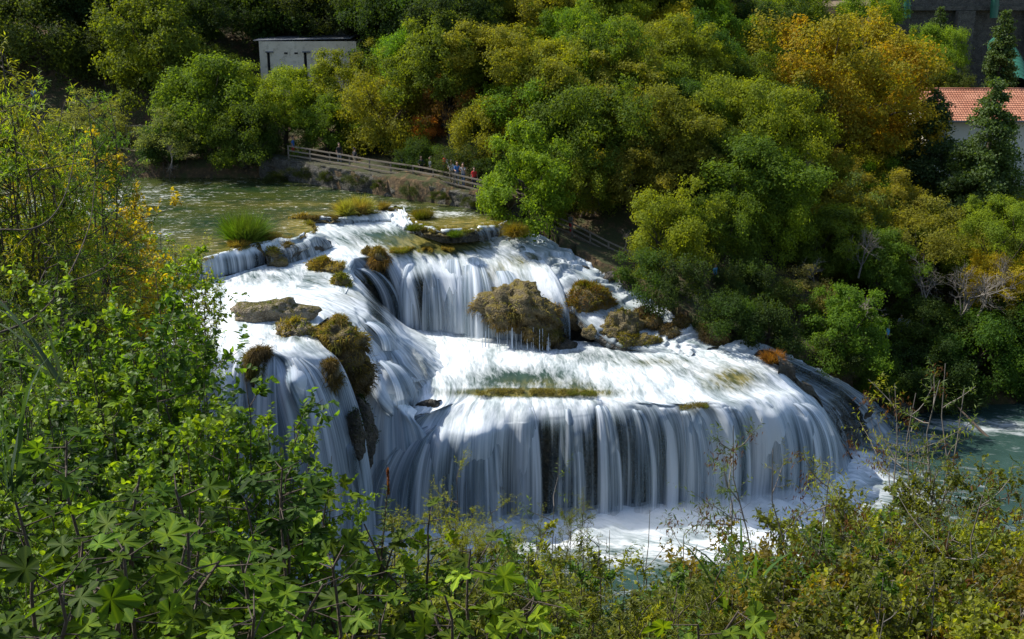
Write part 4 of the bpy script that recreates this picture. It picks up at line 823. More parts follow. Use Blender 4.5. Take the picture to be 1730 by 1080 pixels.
link('path_edge', mesh('path_edge', G.reshape(-1, 3), grid_faces(*G.shape[:2]), True, mats=(M_mason,)), kind='structure')
def fence(name, pts, label, hgt=1.1, step=2.2, rails=(1.08, .70, .32), off=0.0):
    A = np.array(pts)+np.array((0, .0, 0)); _, L = lerp_poly(A, 0); s = np.arange(0, L+.01, L/max(1, round(L/step))); q, _ = lerp_poly(A, s); rt = root(name, q[0], label, 'fence'); mb = MB(); mb.box((0, 0, hgt/2-.1), (.12, .12, hgt+.2)); pm = mb.build('post', (M_wood,))
    for p in q: link('post', pm, rt, p-q[0], rot=(0, 0, rg.uniform(-.1, .1)))
    for r in rails:
        for a, b in zip(q[:-1], q[1:]):
            m = MB(); d = b-a; ln = np.linalg.norm(d); o = np.array((0, -.07-.02, r+rg.uniform(-.02, .02))); xax = d/ln; y = np.cross((0, 0, 1.), xax); y /= np.linalg.norm(y); z = np.cross(xax, y)
            m.box(((a+b)/2-q[0])+o, (ln+.02, .05, .11), np.stack([xax, y, z], 1)); link('rail', m.build('rail', (M_wood,)), rt)
fa = [PD(488, 268, 94.6), PD(520, 273, 93.9), PD(577, 283.5, 91.9), PD(641, 295, 89.6), PD(702, 304, 87.8), PD(757, 315, 85.6), PD(811, 328, 84.0), PD(850, 338, 83.2)]
fence('walkway_fence', fa, 'long wooden rail fence along the upper walkway above the river')
fb = [PD(934, 389, 82.8), PD(976, 405, 81.8), PD(1012, 425, 80.6), PD(1050, 444, 79.6), PD(1095, 462, 78.6)]
fence('path_fence', fb, 'short wooden rail fence descending above the pale block wall', step=1.75)
fence('far_path_fence', [PD(215, 232, 98), PD(240, 232, 98), PD(262, 235, 98)], 'small wooden fence piece in the shade on the left bank', step=1.2, rails=(1.0, .5))
fence('back_path_fence', [PD(948, 378, 86), PD(1005, 405, 84.6), PD(1060, 430, 83.4)], 'thin brown rail on the far side of the lower path', rails=(1.0, .5))
# path surfaces
def path(name, pts, w, dz=.03):
    T_, _ = lerp_poly(pts, np.linspace(0, lerp_poly(pts, 0)[1], 80)); G = np.array([T_+np.array((0, w*k/8, dz)) for k in range(9)]); G[..., 2] += fbm(G*1.3, 3, 4)*.05
    link(name, mesh(name, G.reshape(-1, 3), grid_faces(*G.shape[:2]), True, mats=(M_path,)), kind='structure')
M_path = mat_rock('dusty_path', (.12, .09, .055), (.20, .15, .095), (.10, .065, .035), 1.2, None, 1.0, .05)
path('walkway', [p+np.array((0, -.6, 0)) for p in fa], 3.4); path('lower_path', fb, 2.6)
for i, (a_, b_, dd_, r_) in enumerate([(512, 292, 92.6, 20), (548, 300, 90.9, 16), (600, 306, 89.2, 20), (640, 312, 88.0, 12), (690, 322, 86.2, 18), (742, 332, 84.3, 14), (790, 342, 82.6, 18), (838, 352, 81.3, 20), (470, 300, 93.6, 22)]):
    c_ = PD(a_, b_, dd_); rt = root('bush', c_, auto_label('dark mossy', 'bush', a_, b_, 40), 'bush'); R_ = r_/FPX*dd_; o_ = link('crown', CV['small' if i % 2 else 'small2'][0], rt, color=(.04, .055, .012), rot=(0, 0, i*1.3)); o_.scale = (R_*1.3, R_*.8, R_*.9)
# people
SKIN = mat_plain('skin', (.42, .24, .16), .6, .05); M_hair = mat_plain('hair', (.03, .02, .012), .8, .2)
CL = {k: mat_plain('cloth_'+k, v, .9, .12) for k, v in {'red': (.55, .03, .03), 'white': (.62, .62, .6), 'blue': (.05, .16, .42), 'navy': (.02, .03, .07), 'black': (.02, .02, .022), 'jeans': (.06, .10, .18), 'sky': (.10, .38, .62), 'khaki': (.28, .22, .14), 'grey': (.25, .25, .26)}.items()}
def person_mesh(arms='down', stride=.12, lean=0.0):
    J = {'pelvis': (0, 0, .95, .15), 'belly': (0, 0, 1.10, .135), 'chest': (0, -.02-lean*.5, 1.33, .15), 'neck': (0, -.02-lean, 1.48, .055), 'headb': (0, -.04-lean, 1.57, .085), 'head': (0, -.04-lean, 1.67, .10), 'headt': (0, -.03-lean, 1.74, .07)}
    E = [('pelvis', 'belly'), ('belly', 'chest'), ('chest', 'neck'), ('neck', 'headb'), ('headb', 'head'), ('head', 'headt')]
    for s, n in ((-1, 'l'), (1, 'r')):
        f = stride*s
        J['hip'+n] = (.09*s, 0, .88, .09); J['knee'+n] = (.10*s, -f*.5-.02, .50, .062); J['ank'+n] = (.10*s, -f, .09, .042); J['toe'+n] = (.11*s, -f-.16, .035, .035)
        E += [('pelvis', 'hip'+n), ('hip'+n, 'knee'+n), ('knee'+n, 'ank'+n), ('ank'+n, 'toe'+n)]
        y = -.02-lean*.7; J['sh'+n] = (.18*s, y, 1.41, .06)
        if arms == 'down': J['el'+n] = (.24*s, y+.03, 1.14, .042); J['wr'+n] = (.25*s, y-.08, .90, .03); J['hd'+n] = (.25*s, y-.12, .80, .033)
        elif arms == 'rail': J['el'+n] = (.25*s, y-.12, 1.17, .042); J['wr'+n] = (.20*s, y-.36, 1.14, .03); J['hd'+n] = (.18*s, y-.45, 1.13, .033)
        else: J['el'+n] = (.22*s, y-.18, 1.24, .042); J['wr'+n] = (.09*s, y-.36, 1.50, .03); J['hd'+n] = (.06*s, y-.40, 1.58, .033)
        E += [('chest', 'sh'+n), ('sh'+n, 'el'+n), ('el'+n, 'wr'+n), ('wr'+n, 'hd'+n)]
    ks = list(J); me = bpy.data.meshes.new('body'); me.from_pydata([J[k][:3] for k in ks], [(ks.index(a), ks.index(b)) for a, b in E], [])
    o = bpy.data.objects.new('body', me); C.collection.objects.link(o); o.modifiers.new('s', 'SKIN'); sv = me.skin_vertices[0].data
    for i, k in enumerate(ks): sv[i].radius = (J[k][3],)*2; sv[i].use_root = (i == 0)
    o.modifiers.new('u', 'SUBSURF').levels = 1; bpy.context.view_layer.update(); ev = o.evaluated_get(bpy.context.evaluated_depsgraph_get()); m2 = bpy.data.meshes.new_from_object(ev); bpy.data.objects.remove(o); m2.polygons.foreach_set('use_smooth', [True]*len(m2.polygons)); return m2
PM = {k: person_mesh(k, .1 if k != 'walk' else .28, .1 if k == 'rail' else .02) for k in ('down', 'rail', 'photo')}
def hair_mesh():
    V, F, N = mound('hair', 3, (.108, .115, .115), 10, .08, 8); V = V+np.array((0, .015, 1.70)); c = V[F].mean(1); F = F[(c[:, 2] > 1.665+(c[:, 1] < -.03)*.06)]; return mesh('hair', V, F, True, mats=(M_hair,))
HM = hair_mesh()
def person(px, py, d, pose, shirt, legs, label, face=0.0, h=1.0, pack=None):
    b = PD(px, py, d); rt = root('person', b, label, 'person', rz=face); rt.scale = (h,)*3; me = PM[pose].copy(); me.name = 'body'; me.materials.clear()
    for m in (SKIN, CL[shirt], CL[legs]): me.materials.append(m)
    for p in me.polygons:
        x, y, z = p.center; p.material_index = 0 if (z > 1.47 or abs(x) > .215 and z < 1.22 or (y < -.22 and z > .6)) else (1 if z > .98 else 2)
    link('body', me, rt); link('hair', HM, rt)
    if pack:
        V, F, N = mound('backpack', 5, (.17, .12, .25), 12, .06, 5); o = link('backpack', mesh('backpack', V, F, True, mats=(CL[pack],)), loc=b+np.array((math.sin(-face)*-.24, math.cos(face)*.24, 1.22)), rot=(0, 0, face), label='pale backpack on the back of the walker in red above the fence', cat='backpack')
person(751, 300, 87.2, 'down', 'red', 'black', 'person in a red top with a pale backpack standing behind the fence', 2.0, 1.05, 'white')
person(763, 309, 86.1, 'rail', 'white', 'khaki', 'person in a white shirt leaning on the fence beside the one in red')
person(772, 312, 85.6, 'rail', 'blue', 'grey', 'person in a blue shirt leaning on the fence', .3)
person(783, 315, 85.2, 'photo', 'grey', 'jeans', 'person in grey and jeans holding a camera up at the fence', -.4)
person(801, 320, 84.8, 'down', 'red', 'navy', 'person in a red top half hidden at the right end of the upper fence', .4, .95)
person(574, 278, 93.6, 'down', 'black', 'grey', 'dark clothed person behind the left part of the upper fence', .5)
person(496, 266, 95.6, 'down', 'blue', 'red', 'person in a blue top and red trousers at the far left end of the fence', 1.4)
person(600, 286, 92.6, 'down', 'black', 'khaki', 'person in black beneath the overhanging tree at the fence', 2.5)
person(678, 297, 90.0, 'down', 'blue', 'navy', 'person in dark blue behind the middle of the upper fence', 1.1, .9)
person(712, 301, 88.8, 'rail', 'navy', 'black', 'person in navy left of the half bare tree at the fence', .2)
person(728, 303, 88.2, 'down', 'grey', 'black', 'person in dark grey just left of the one in red', -1.1)
person(963, 398, 83.9, 'down', 'grey', 'red', 'person with a pale cap walking down the lower path behind the fence', 2.2)
person(1206, 485, 79, 'down', 'sky', 'navy', 'person in light blue between the trunks behind the bank cascade', .8)
person(1234, 500, 79.5, 'down', 'navy', 'black', 'dark clothed person in the shade right of the slim trunk', -.6)
person(1497, 586, 80.5, 'down', 'sky', 'black', 'person in a turquoise top on the shaded picnic ground', .9)
person(1519, 568, 83, 'down', 'grey', 'jeans', 'person in jeans on the leaf covered ground above the picnic place', .2)
person(1531, 570, 83.2, 'down', 'white', 'jeans', 'person in white and jeans next to the other jeans wearer', 2.9)
person(60, 180, 105, 'down', 'sky', 'navy', 'tiny person in blue on the far left bank path', 0)
# ------------------------------------------------------------------ buildings
M_conc = mat_rock('stained_concrete', (.60, .50, .38), (.70, .60, .47), (.42, .35, .26), .5, None, .9, .02); M_dark = mat_plain('dark_opening', (.012, .012, .012), .9, .1); M_slate = mat_plain('grey_roof_sheet', (.12, .13, .15), .7, .2)
a = PD(437, 70, 108); b = PD(601, 60, 108); wdt = b[0]-a[0]; zt = a[2]; H_ = 8.5; rt = root('concrete_building', (a[0], 108, zt-H_), 'pale grey concrete building with small slots among the trees on the left', 'building')
w = MB(); dx = wdt; dep = 5.0; rise = .45
cols = [0, .085, .115, .5*.93, .5, .93, .965, 1.0]
# front wall built as panels around three tall recesses
def quadbox(mb, x0, x1, z0, z1, y0=0, y1=.3): mb.box(((x0+x1)/2, (y0+y1)/2, (z0+z1)/2), (x1-x0, y1-y0, z1-z0))
rec = [(.075, .105), (.455, .485), (.925, .955)]; xs_ = 0
for (p, q) in rec: quadbox(w, xs_*dx, p*dx, 0, H_-.0); quadbox(w, p*dx, q*dx, H_-1.0, H_); quadbox(w, p*dx, q*dx, 0, H_-4.2); xs_ = q
quadbox(w, xs_*dx, dx, 0, H_); w.box((dx/2, dep/2+.3, H_/2-.1), (dx-.02, dep, H_-.2)); link('wall', w.build('wall', (M_conc,)), rt)
for (p, q) in rec:
    m = MB(); quadbox(m, p*dx+.003, q*dx-.003, H_-4.2, H_-1.0, .2, .26); f = link('window', m.build('window', (M_dark,)), rt)
    m = MB(); quadbox(m, p*dx-.1, q*dx+.35, H_-1.0, H_-.9, -.16, -.002); link('hood', m.build('hood', (M_slate,)), rt)
for p in (.255, .36, .635, .77):
    m = MB(); quadbox(m, p*dx, p*dx+.32, H_-1.15, H_-1.0, -.03, .0-.003); link('vent_slot', m.build('vent_slot', (M_dark,)), rt)
m = MB(); m.box((dx/2-.3, dep/2, H_+.08), (dx+.06, dep+.1, .05)); link('roof', m.build('roof', (M_slate,)), rt, rot=(0, -.02, 0))
c = PD(573, 40, 114); boulder_w = MB(); g0 = 26
V, F, N = mound('p', 4, (.85, .7, 3.2), 30, .06, 1.0); k = 8.0; s = np.array((.8, .65, 3.0)); Vb = np.sign(V)*np.abs(V/s)**.35*s; link('stone_pillar', mesh('stone_pillar', Vb, F, False, mats=(M_block,)), loc=c, label='ruined stone pillar rising behind the right end of the grey building', cat='pillar')
# power house with tiled roof
M_tile = mat_rock('terracotta_tiles', (.34, .135, .075), (.44, .20, .12), (.22, .085, .05), .7, None, .85, .02); M_plaster = mat_plain('cream_plaster', (.62, .59, .50), .9, .08, 1.0); M_green = mat_plain('green_painted_steel', (.02, .11, .07), .45, .18, .6)
D0 = 114.0; e0 = PD(1596, 200, D0); ridge = PD(1600, 151, D0+5.0); x0 = PD(1570, 200, D0)[0]; x1 = x0+24; ze, zr = e0[2], ridge[2]; zb = ground_z(x0+8, D0)-1.5
hs = root('power_house', (x0, D0, zb), 'cream house with red tiled roof behind the tall ragged cypress', 'house'); w = MB(); w.box((12, 5.0, (ze-zb)/2-.05), (23.4, 9.0, ze-zb-.1)); link('wall', w.build('wall', (M_plaster,)), hs)
W_ = 24.0; nt = int(W_/.26); nrw = 15; V = []; F = []
xsn = np.linspace(0, W_, nt*4+1); prof = np.abs(np.sin(np.arange(nt*4+1)*math.pi/4))*.07; rows = []
for r in range(nrw):
    for e in (0, 1):
        t_ = (r+e)/nrw; rows.append(np.stack([xsn, np.full_like(xsn, -.6+t_*(5.6)), np.full_like(xsn, (ze-zb)-.25+t_*(zr-ze+.25))+prof+(.0 if e else .07)], 1))
G = np.array(rows); link('roof', mesh('roof', G.reshape(-1, 3), grid_faces(*G.shape[:2]), False, mats=(M_tile,)), hs)
G2 = G.copy(); G2[..., 1] = 10.0-G2[..., 1]+.0; link('roof', mesh('roof', G2.reshape(-1, 3), grid_faces(*G.shape[:2])[:, ::-1], False, mats=(M_tile,)), hs)
m = MB(); m.box((12, 5.0, zr-zb+.06), (24.0, .34, .16)); link('ridge_cap', m.build('ridge_cap', (M_tile,)), hs)
m = MB(); m.box((12, -.66, ze-zb-.22), (24.0, .14, .14)); link('gutter', m.build('gutter', (M_slate,)), hs)
for k in range(4):
    f = MB(); xk = 11.1+k*3.0; f.box((xk, .46, ze-zb-2.6), (1.3, .1, 1.7)); fo_ = link('window', f.build('window', (M_slate,)), hs); f = MB(); f.box((xk, .40, ze-zb-2.6), (1.05, .04, 1.45)); link('pane', f.build('pane', (M_dark,)), fo_)
m = MB(); m.box((10.9, .3, ze-zb-4.2), (.12, .12, 6)); link('drainpipe', m.build('drainpipe', (M_slate,)), hs)
# stone dam wall with buttress, pipes
dw = PD(1640, 60, 151); wb = root('stone_dam_wall', (PD(1500, 60, 151)[0], 151, 12), 'dark old stone retaining wall behind the green pipes, upper right', 'wall')
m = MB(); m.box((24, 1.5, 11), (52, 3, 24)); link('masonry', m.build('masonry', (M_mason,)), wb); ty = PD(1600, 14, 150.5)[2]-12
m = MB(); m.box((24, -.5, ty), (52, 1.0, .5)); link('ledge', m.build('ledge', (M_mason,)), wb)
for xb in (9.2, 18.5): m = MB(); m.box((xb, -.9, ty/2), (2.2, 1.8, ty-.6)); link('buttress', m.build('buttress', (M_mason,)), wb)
def pipe(name, pts, r, label, step=1.6):
    rt = root(name, pts[0], label, 'pipe'); A = catmull(np.array(pts)-pts[0], 40); m = MB(); m.tube(A, r, 24); link('pipe_shell', m.build('pipe_shell', (M_green,), True), rt); _, L = lerp_poly(A, 0)
    for s in np.arange(step/2, L, step): q, _ = lerp_poly(A, np.array([s-.07, s+.07])); m = MB(); m.tube(q, r+.09, 24); link('flange', m.build('flange', (M_green,), False), rt)
pipe('penstock_pipe', [PD(1686, 78, 145), PD(1700, 92, 140), PD(1712, 115, 134), PD(1717, 150, 126)], 1.25, 'fat green ribbed pipe curving down to the tiled roof')
pipe('standpipe', [PD(1533, 30, 149), PD(1533, -90, 149)], .42, 'green upright pipe above the orange plane tree', 3)
pipe('standpipe', [PD(1679, 30, 149), PD(1688, -90, 149)], .5, 'green upright pipe against the stone wall beside the slim cypress', 3)
m = MB(); p0 = PD(1280, 8, 140)
T_ = np.array([PD(1240, 16, 141), PD(1400, 8, 141), PD(1500, 6, 141)]); G = np.array([T_+np.array((0, 0, -.2)), T_+np.array((0, 3, .3)), T_+np.array((0, 3.2, 1.2))]); link('dirt_track', mesh('dirt_track', G.reshape(-1, 3), grid_faces(3, 3), mats=(M_path,)), kind='structure')
# fallen pole leaning into the river
m = MB(); m.tube([PD(1600, 670, 78)-PD(1600, 670, 78), PD(1672, 742, 73.5)-PD(1600, 670, 78)], [.035, .11], 6); link('leaning_pole', m.build('leaning_pole', (M_bark,)), loc=PD(1600, 670, 78), label='thin dead pole slanting into the river at the right', cat='pole')
# ------------------------------------------------------------------ mossy mounds, rocks and tufts on the falls
def boulder(name, px, py, z, size, seed, label, cat='rock', mat=None, amp=.3, grass=None, sc=1.0, d=None, rz=0, sink=0.0):
    c = P(px, py, z) if d is None else PD(px, py, d); V, F, N = mound(name, seed, size, 30, amp, sc); R = rotz(rz); V = V@R.T; N = N@R.T
    rt = root(name, c, label, cat); link('stone', mesh('stone', V, F, True, mats=(mat or M_trav,)), rt)
    for gi, (n, ln, lo, hi, col, droop, seedg) in enumerate(grass or ()):
        rg = np.random.default_rng(seed*31+gi); k = rg.choice(len(V), n, p=None); s = np.asarray(size); ok = (V[k, 2]/s[2] > lo) & (V[k, 2]/s[2] < hi) & (N[k, 1] < .5); k = k[ok]
        pos = V[k]+rg.normal(size=(len(k), 3))*.06; keep = fbm(pos*1.5+seedg, 3, 3) > -.04; pos = pos[keep]; nn = unit(N[k][keep]*np.array((1, 1, .4))+np.array((0, -.1, .35)))
        if len(pos): g = link('grass', blade_mesh('grass', pos[::2], nn[::2], ln*1.25, seed+gi, droop=droop*(2.2 if droop > 1.1 else 1.2), width=.024, jit=.6, seg=2), rt, color=col); g['kind'] = 'stuff'
    return rt
GOLD, RUST, DRY, MOSS, BROWN = (.22, .165, .04), (.20, .12, .025), (.30, .22, .07), (.085, .10, .014), (.085, .062, .026)
boulder('rock', 458, 530, 13.25, (2.35, .85, .72), 3, 'long pale limestone rock lying on the left shelf pool', amp=.35, sc=1.3, rz=.12, grass=[(1200, .12, .2, 2, MOSS, .5, 2)])
boulder('rock', 500, 560, 12.95, (1.15, .6, .55), 5, 'short mossy rock in front of the long limestone rock', amp=.35, sc=1.4, rz=-.1, grass=[(4500, .22, .0, 2, GOLD, .8, 1), (2500, .2, .2, 2, MOSS, .6, 7)])
boulder('mossy_outcrop', 572, 572, 12.6, (1.35, .9, .95), 7, 'golden grassy outcrop at the edge between left fall and chute', 'outcrop', M_mossrock, .5, [(14000, .42, -.4, 2, GOLD, 1.2, 1), (5000, .3, .3, 2, MOSS, .8, 5)])
boulder('mossy_outcrop', 592, 622, 0, (.95, .75, 1.75), 8, 'brown moss curtain hanging below the golden outcrop', 'outcrop', M_mossrock, .5, [(16000, .55, -.95, 2, BROWN, 1.7, 1), (4000, .5, -.2, 2, GOLD, 1.7, 4)], d=59.4)
boulder('wet_rock', 612, 735, 0, (.75, .8, 2.1), 9, 'black wet rock wedge between the left fall and the side fall', 'rock', M_wet, .3, [(3000, .16, -.3, 2, (.03, .05, .01), .8, 2)], d=58.9, rz=.3)
boulder('mossy_outcrop', 548, 452, 13.35, (1.15, .7, .42), 11, 'golden mossy ridge between terrace pool and left shelf', 'outcrop', M_mossrock, .5, [(12000, .25, -.2, 2, GOLD, .8, 1), (3000, .2, 0, 2, RUST, .8, 8)])
boulder('mossy_outcrop', 577, 483, 12.85, (.55, .55, .55), 12, 'green tipped mossy nose beside the chute', 'outcrop', M_mossrock, .5, [(7000, .28, -.6, 2, GOLD, 1.2, 1), (2500, .25, .2, 2, MOSS, .8, 8)])
boulder('mossy_outcrop', 620, 452, 0, (.55, .5, 1.3), 13, 'dark moss column dividing the left end of the upper fall', 'outcrop', M_mossrock, .5, [(9000, .32, -.9, 2, (.13, .10, .025), 1.4, 1)], d=75.0)
boulder('mossy_outcrop', 640, 440, 0, (.5, .5, .6), 14, 'rust brown grass clump hanging over the lip of the upper fall', 'outcrop', M_mossrock, .5, [(11000, .55, -.6, 2, RUST, 1.5, 1)], d=74.7)
boulder('mossy_outcrop', 712, 478, 0, (.2, .3, .9), 15, 'small brown moss streak in the middle of the upper fall', 'outcrop', M_mossrock, .5, [(2500, .3, -.9, 2, BROWN, 1.6, 1)], d=74.3)
boulder('travertine_mound', 868, 520, 0, (2.4, 1.5, 1.5), 16, 'big travertine mound with a dripping moss curtain in the upper fall', 'mound', M_mossrock, .42, [(22000, .5, -.95, .15, (.12, .085, .035), 1.7, 1), (5000, .35, -.3, .6, DRY, 1.2, 4)], d=71.8, rz=-.35, sc=1.5)
boulder('mossy_outcrop', 950, 592, 0, (1.1, .7, .55), 22, 'dark low rock at the foot between the dripping mound and the orange hump', 'outcrop', M_wet, .35, [(2500, .2, -.4, 2, BROWN, .9, 1)], d=70.6)
boulder('travertine_mound', 915, 560, 0, (1.3, 1.0, .9), 17, 'lower right shoulder of the dripping mound, brown and shaggy', 'mound', M_mossrock, .3, [(13000, .4, -.95, .5, (.10, .075, .03), 1.6, 1)], d=70.9)
boulder('mossy_outcrop', 985, 520, 0, (2.0, 1.2, 1.35), 18, 'orange green moss hump right of the dripping mound', 'outcrop', M_mossrock, .25, [(20000, .28, -.2, 2, (.16, .115, .018), .9, 1), (9000, .25, .2, 2, (.15, .07, .012), .8, 6), (4000, .2, 0, 2, MOSS, .8, 3)], d=73.2)
boulder('travertine_mound', 1050, 556, 0, (1.45, .9, 1.05), 19, 'knobbly grey travertine hump in front of the bank cascade', 'mound', M_mossrock, .38, [(5000, .16, -.2, 2, (.12, .10, .02), .8, 1)], d=71.3, sc=1.5)
boulder('mossy_outcrop', 1072, 578, 0, (1.35, .6, .5), 20, 'low yellow green mossy foot at the edge of the middle pool', 'outcrop', M_mossrock, .5, [(8000, .2, -.2, 2, (.15, .13, .02), .8, 1)], d=70.4)
boulder('travertine_mound', 1000, 562, 0, (.8, .6, .45), 21, 'flat rock at the pool edge below the orange green hump', 'mound', M_mossrock, .3, d=71.2)
for i, (a, b, dd, s, lb) in enumerate([(1105, 545, 71.6, (.6, .5, .42), 'small brown mossy boulder highest in the bank cascade'), (1130, 562, 71.2, (.75, .5, .55), 'round brown mossy boulder split by the bank cascade'), (1112, 582, 70.6, (.45, .4, .35), 'small dark boulder at the foot of the bank cascade'),
    (1085, 530, 72.4, (.5, .4, .3), 'small rock behind the knobbly travertine hump'), (1030, 470, 75.6, (.5, .5, .45), 'dark wet boulder beside the block wall'), (985, 458, 76.2, (.45, .4, .35), 'dark wet boulder in the shaded blue rapids'),
    (1150, 545, 71.9, (.5, .4, .4), 'mossy boulder at the right end of the bank cascade')]):
    boulder('boulder', a, b, 0, s, 30+i, lb, 'rock', M_mossrock if i not in (4, 5) else M_wet, .3, [(3500, .22, -.8, 2, (.11, .075, .025), 1.3, 1)] if i not in (4, 5) else None, d=dd)
boulder('mossy_outcrop', 1203, 566, 0, (.9, .7, .85), 40, 'round brown dry bush dome right of the bank cascade', 'outcrop', M_mossrock, .25, [(12000, .35, -.8, 2, (.10, .075, .035), 1.2, 1)], d=71)
boulder('boulder', 1455, 705, 0, (.7, .6, .8), 41, 'black wet boulder splitting the shaded side falls', 'rock', M_wet, .35, d=73)
boulder('boulder', 1500, 690, 0, (1.6, .8, .8), 42, 'dark wet rock at the foot of the leaning green tree', 'rock', M_wet, .35, d=76.5)
for i, (a, b, s) in enumerate([(450, 436, .5), (472, 444, .65), (494, 436, .45), (512, 414, .6)]):
    boulder('stone', a, b, 13.55, (s, s*.8, s*.6), 50+i, ['small wet stone leftmost in the stony rapid', 'largest dark stone at the foot of the stony rapid', 'small stone rightmost in the stony rapid', 'small mossy stone highest in the stony rapid'][i], 'rock', M_mossrock, .35)
for i, (a, b, s) in enumerate([(442, 424, .55), (486, 421, .5), (524, 404, .55), (462, 428, .4)]):
    boulder('mossy_stone', a, b, 14.2, (s, s*.8, s*.7), 56+i, ['golden mossy stone at the foot of the green rush clump', 'mossy stone at the brink of the stony rapid', 'mossy stone at the corner between rapid and terrace pool', 'small dark mossy stone inside the stony rapid'][i], 'rock', M_mossrock, .4, [(1800, .2, -.1, 2, (.15, .115, .03), .9, 1)])
# moss drapes on the lips
def drape(label, lip, n, ln, col, seed, depth=.5, z0=0.05, droop=1.5, name='moss_drape', stone=False):
    A = np.array([P(*q) for q in lip]); rg = np.random.default_rng(seed); t = rg.uniform(0, len(A)-1.001, n); i = t.astype(int); p = A[i]+(A[i+1]-A[i])*(t-i)[:, None]
    p = p+np.stack([rg.normal(size=n)*.08, rg.uniform(-.25, depth, n), rg.uniform(-.12, z0, n)], 1); keep = fbm(v3(p[:, 0]*2.2, p[:, 1]*1.6, seed), 3, 5) > -.05; p = p[keep]
    c = p.mean(0); rt = root(name, c, label, 'moss'); rt['kind'] = 'stuff'
    L = np.concatenate([[0], np.cumsum(np.linalg.norm(np.diff(A, axis=0), axis=1))]); m_ = max(int(L[-1]/.07), 8); s_ = np.linspace(0, L[-1], m_); Q = np.stack([np.interp(s_, L, A[:, k]) for k in range(3)], 1)
    prof = [(0, .65, -.16), (0, .35, -.11), (0, .05, -.09), (0, -.10, -.12), (0, -.14, -.15), (0, -.06, -.24)]; G_ = np.array([Q+np.array(q)*np.array((1, depth/.6, 1)) for q in prof]); nz_ = fbm(v3(G_[..., 0]*2.2, G_[..., 1]*2.2, G_[..., 2]*2+seed), 4, seed)
    G_[..., 2] += nz_*.34-.14; G_[..., 1] -= nz_*.35*(np.arange(6)[:, None] > 1); stone and link('stone', mesh('stone', G_.reshape(-1, 3)-c, grid_faces(*G_.shape[:2]), True, mats=(M_mossrock,)), rt)
    g = link('grass', blade_mesh('grass', p-c, np.tile(np.array((0, -.6, .5)), (len(p), 1)), ln, seed, droop=droop, width=.016, jit=.6), rt, color=col); g['kind'] = 'stuff'
drape('olive moss drape on the lip of the great waterfall', [(796, 664, 7.85), (850, 661, 7.9), (905, 661, 7.9), (960, 662, 7.9), (1008, 665, 7.85)], 6000, .14, (.14, .12, .025), 61)
drape('small moss patch on the right part of the great waterfall lip', [(1150, 688, 7.6), (1180, 684, 7.6), (1200, 686, 7.5)], 1500, .15, (.12, .10, .02), 62, .4)
drape('yellow moss edge above the right end of the upper fall', [(660, 424, 13.6), (700, 423, 13.6), (740, 422, 13.6), (765, 421, 13.6)], 12000, .17, (.19, .14, .025), 63, .9)
drape('mossy rim of the ledge near the green hanging tree', [(692, 376, 14.7), (720, 386, 14.7), (745, 391, 14.7), (790, 389, 14.7), (830, 382, 14.7), (862, 376, 14.7)], 16000, .2, (.17, .14, .025), 64, 1.0, stone=True)
drape('mossy rim left of the golden tufts', [(507, 368, 14.75), (540, 367, 14.75), (575, 367, 14.75)], 6000, .16, (.10, .075, .02), 65, .5, stone=True)
drape('mossy rim right of the golden tufts', [(600, 363, 14.75), (650, 355, 14.75), (680, 352, 14.75)], 5000, .16, (.12, .095, .02), 67, .6, stone=True)
drape('mossy river rim over the weir fall', [(330, 441, 14.72), (390, 425, 14.72), (436, 412, 14.72), (500, 403, 14.72), (532, 393, 14.72)], 9000, .12, (.15, .11, .03), 66, .9)
drape('hanging brown moss beside the middle of the left fall', [(432, 596, 12.7), (452, 594, 12.7)], 5000, .75, BROWN, 68, .3, droop=2.2)
def put_tuft(px, py, z, seed, n, r, ln, col, label, droop=.9, d=None, name='grass_tuft'):
    c = P(px, py, z) if d is None else PD(px, py, d); o = link(name, tuft(name, seed, int(n*.6), r, ln, droop, .02), loc=c, color=col, label=label, cat='grass tuft'); return o
put_tuft(413, 408, 14.7, 70, 5200,   .85, 2.1, (.085, .125, .016), 'round bright green rush clump standing in the clear river', .5)
put_tuft(404, 415, 14.7, 71, 1800, .55, .6, GOLD, 'low golden grass at the left foot of the green rush clump')
put_tuft(452, 404, 14.7, 72, 2500, .8, .6, (.12, .10, .03), 'dry grass at the right foot of the green rush clump')
put_tuft(585, 362, 14.75, 73, 2800, .40, 1.25, DRY, 'left one of two tall golden tufts above the terrace fall')
put_tuft(608, 359, 14.75, 74, 3600, .50, 1.35, DRY, 'right one of two tall golden tufts above the terrace fall')
put_tuft(648, 353, 14.75, 75, 900, .3, .7, (.18, .14, .04), 'small pale tuft right of the tall golden tufts')
put_tuft(714, 367, 14.75, 76, 2600, .55, .75, (.13, .11, .02), 'round olive tuft on the mossy ledge')
put_tuft(870, 398, 14.2, 77, 3200, .4, 1.1, RUST, 'rust coloured grass hanging at the foot of the green hanging tree', 1.3)
put_tuft(1304, 610, 7.9, 78, 2200, .5, .85, (.26, .12, .03), 'orange grass tuft on the right rim of the middle pool')
put_tuft(700, 388, 14.7, 79, 1500, .4, .5, (.09, .10, .015), 'dark olive tuft at the left corner of the mossy ledge')
put_tuft(770, 398, 14.6, 80, 1500, .45, .45, (.08, .10, .015), 'green tuft on the front of the mossy ledge')

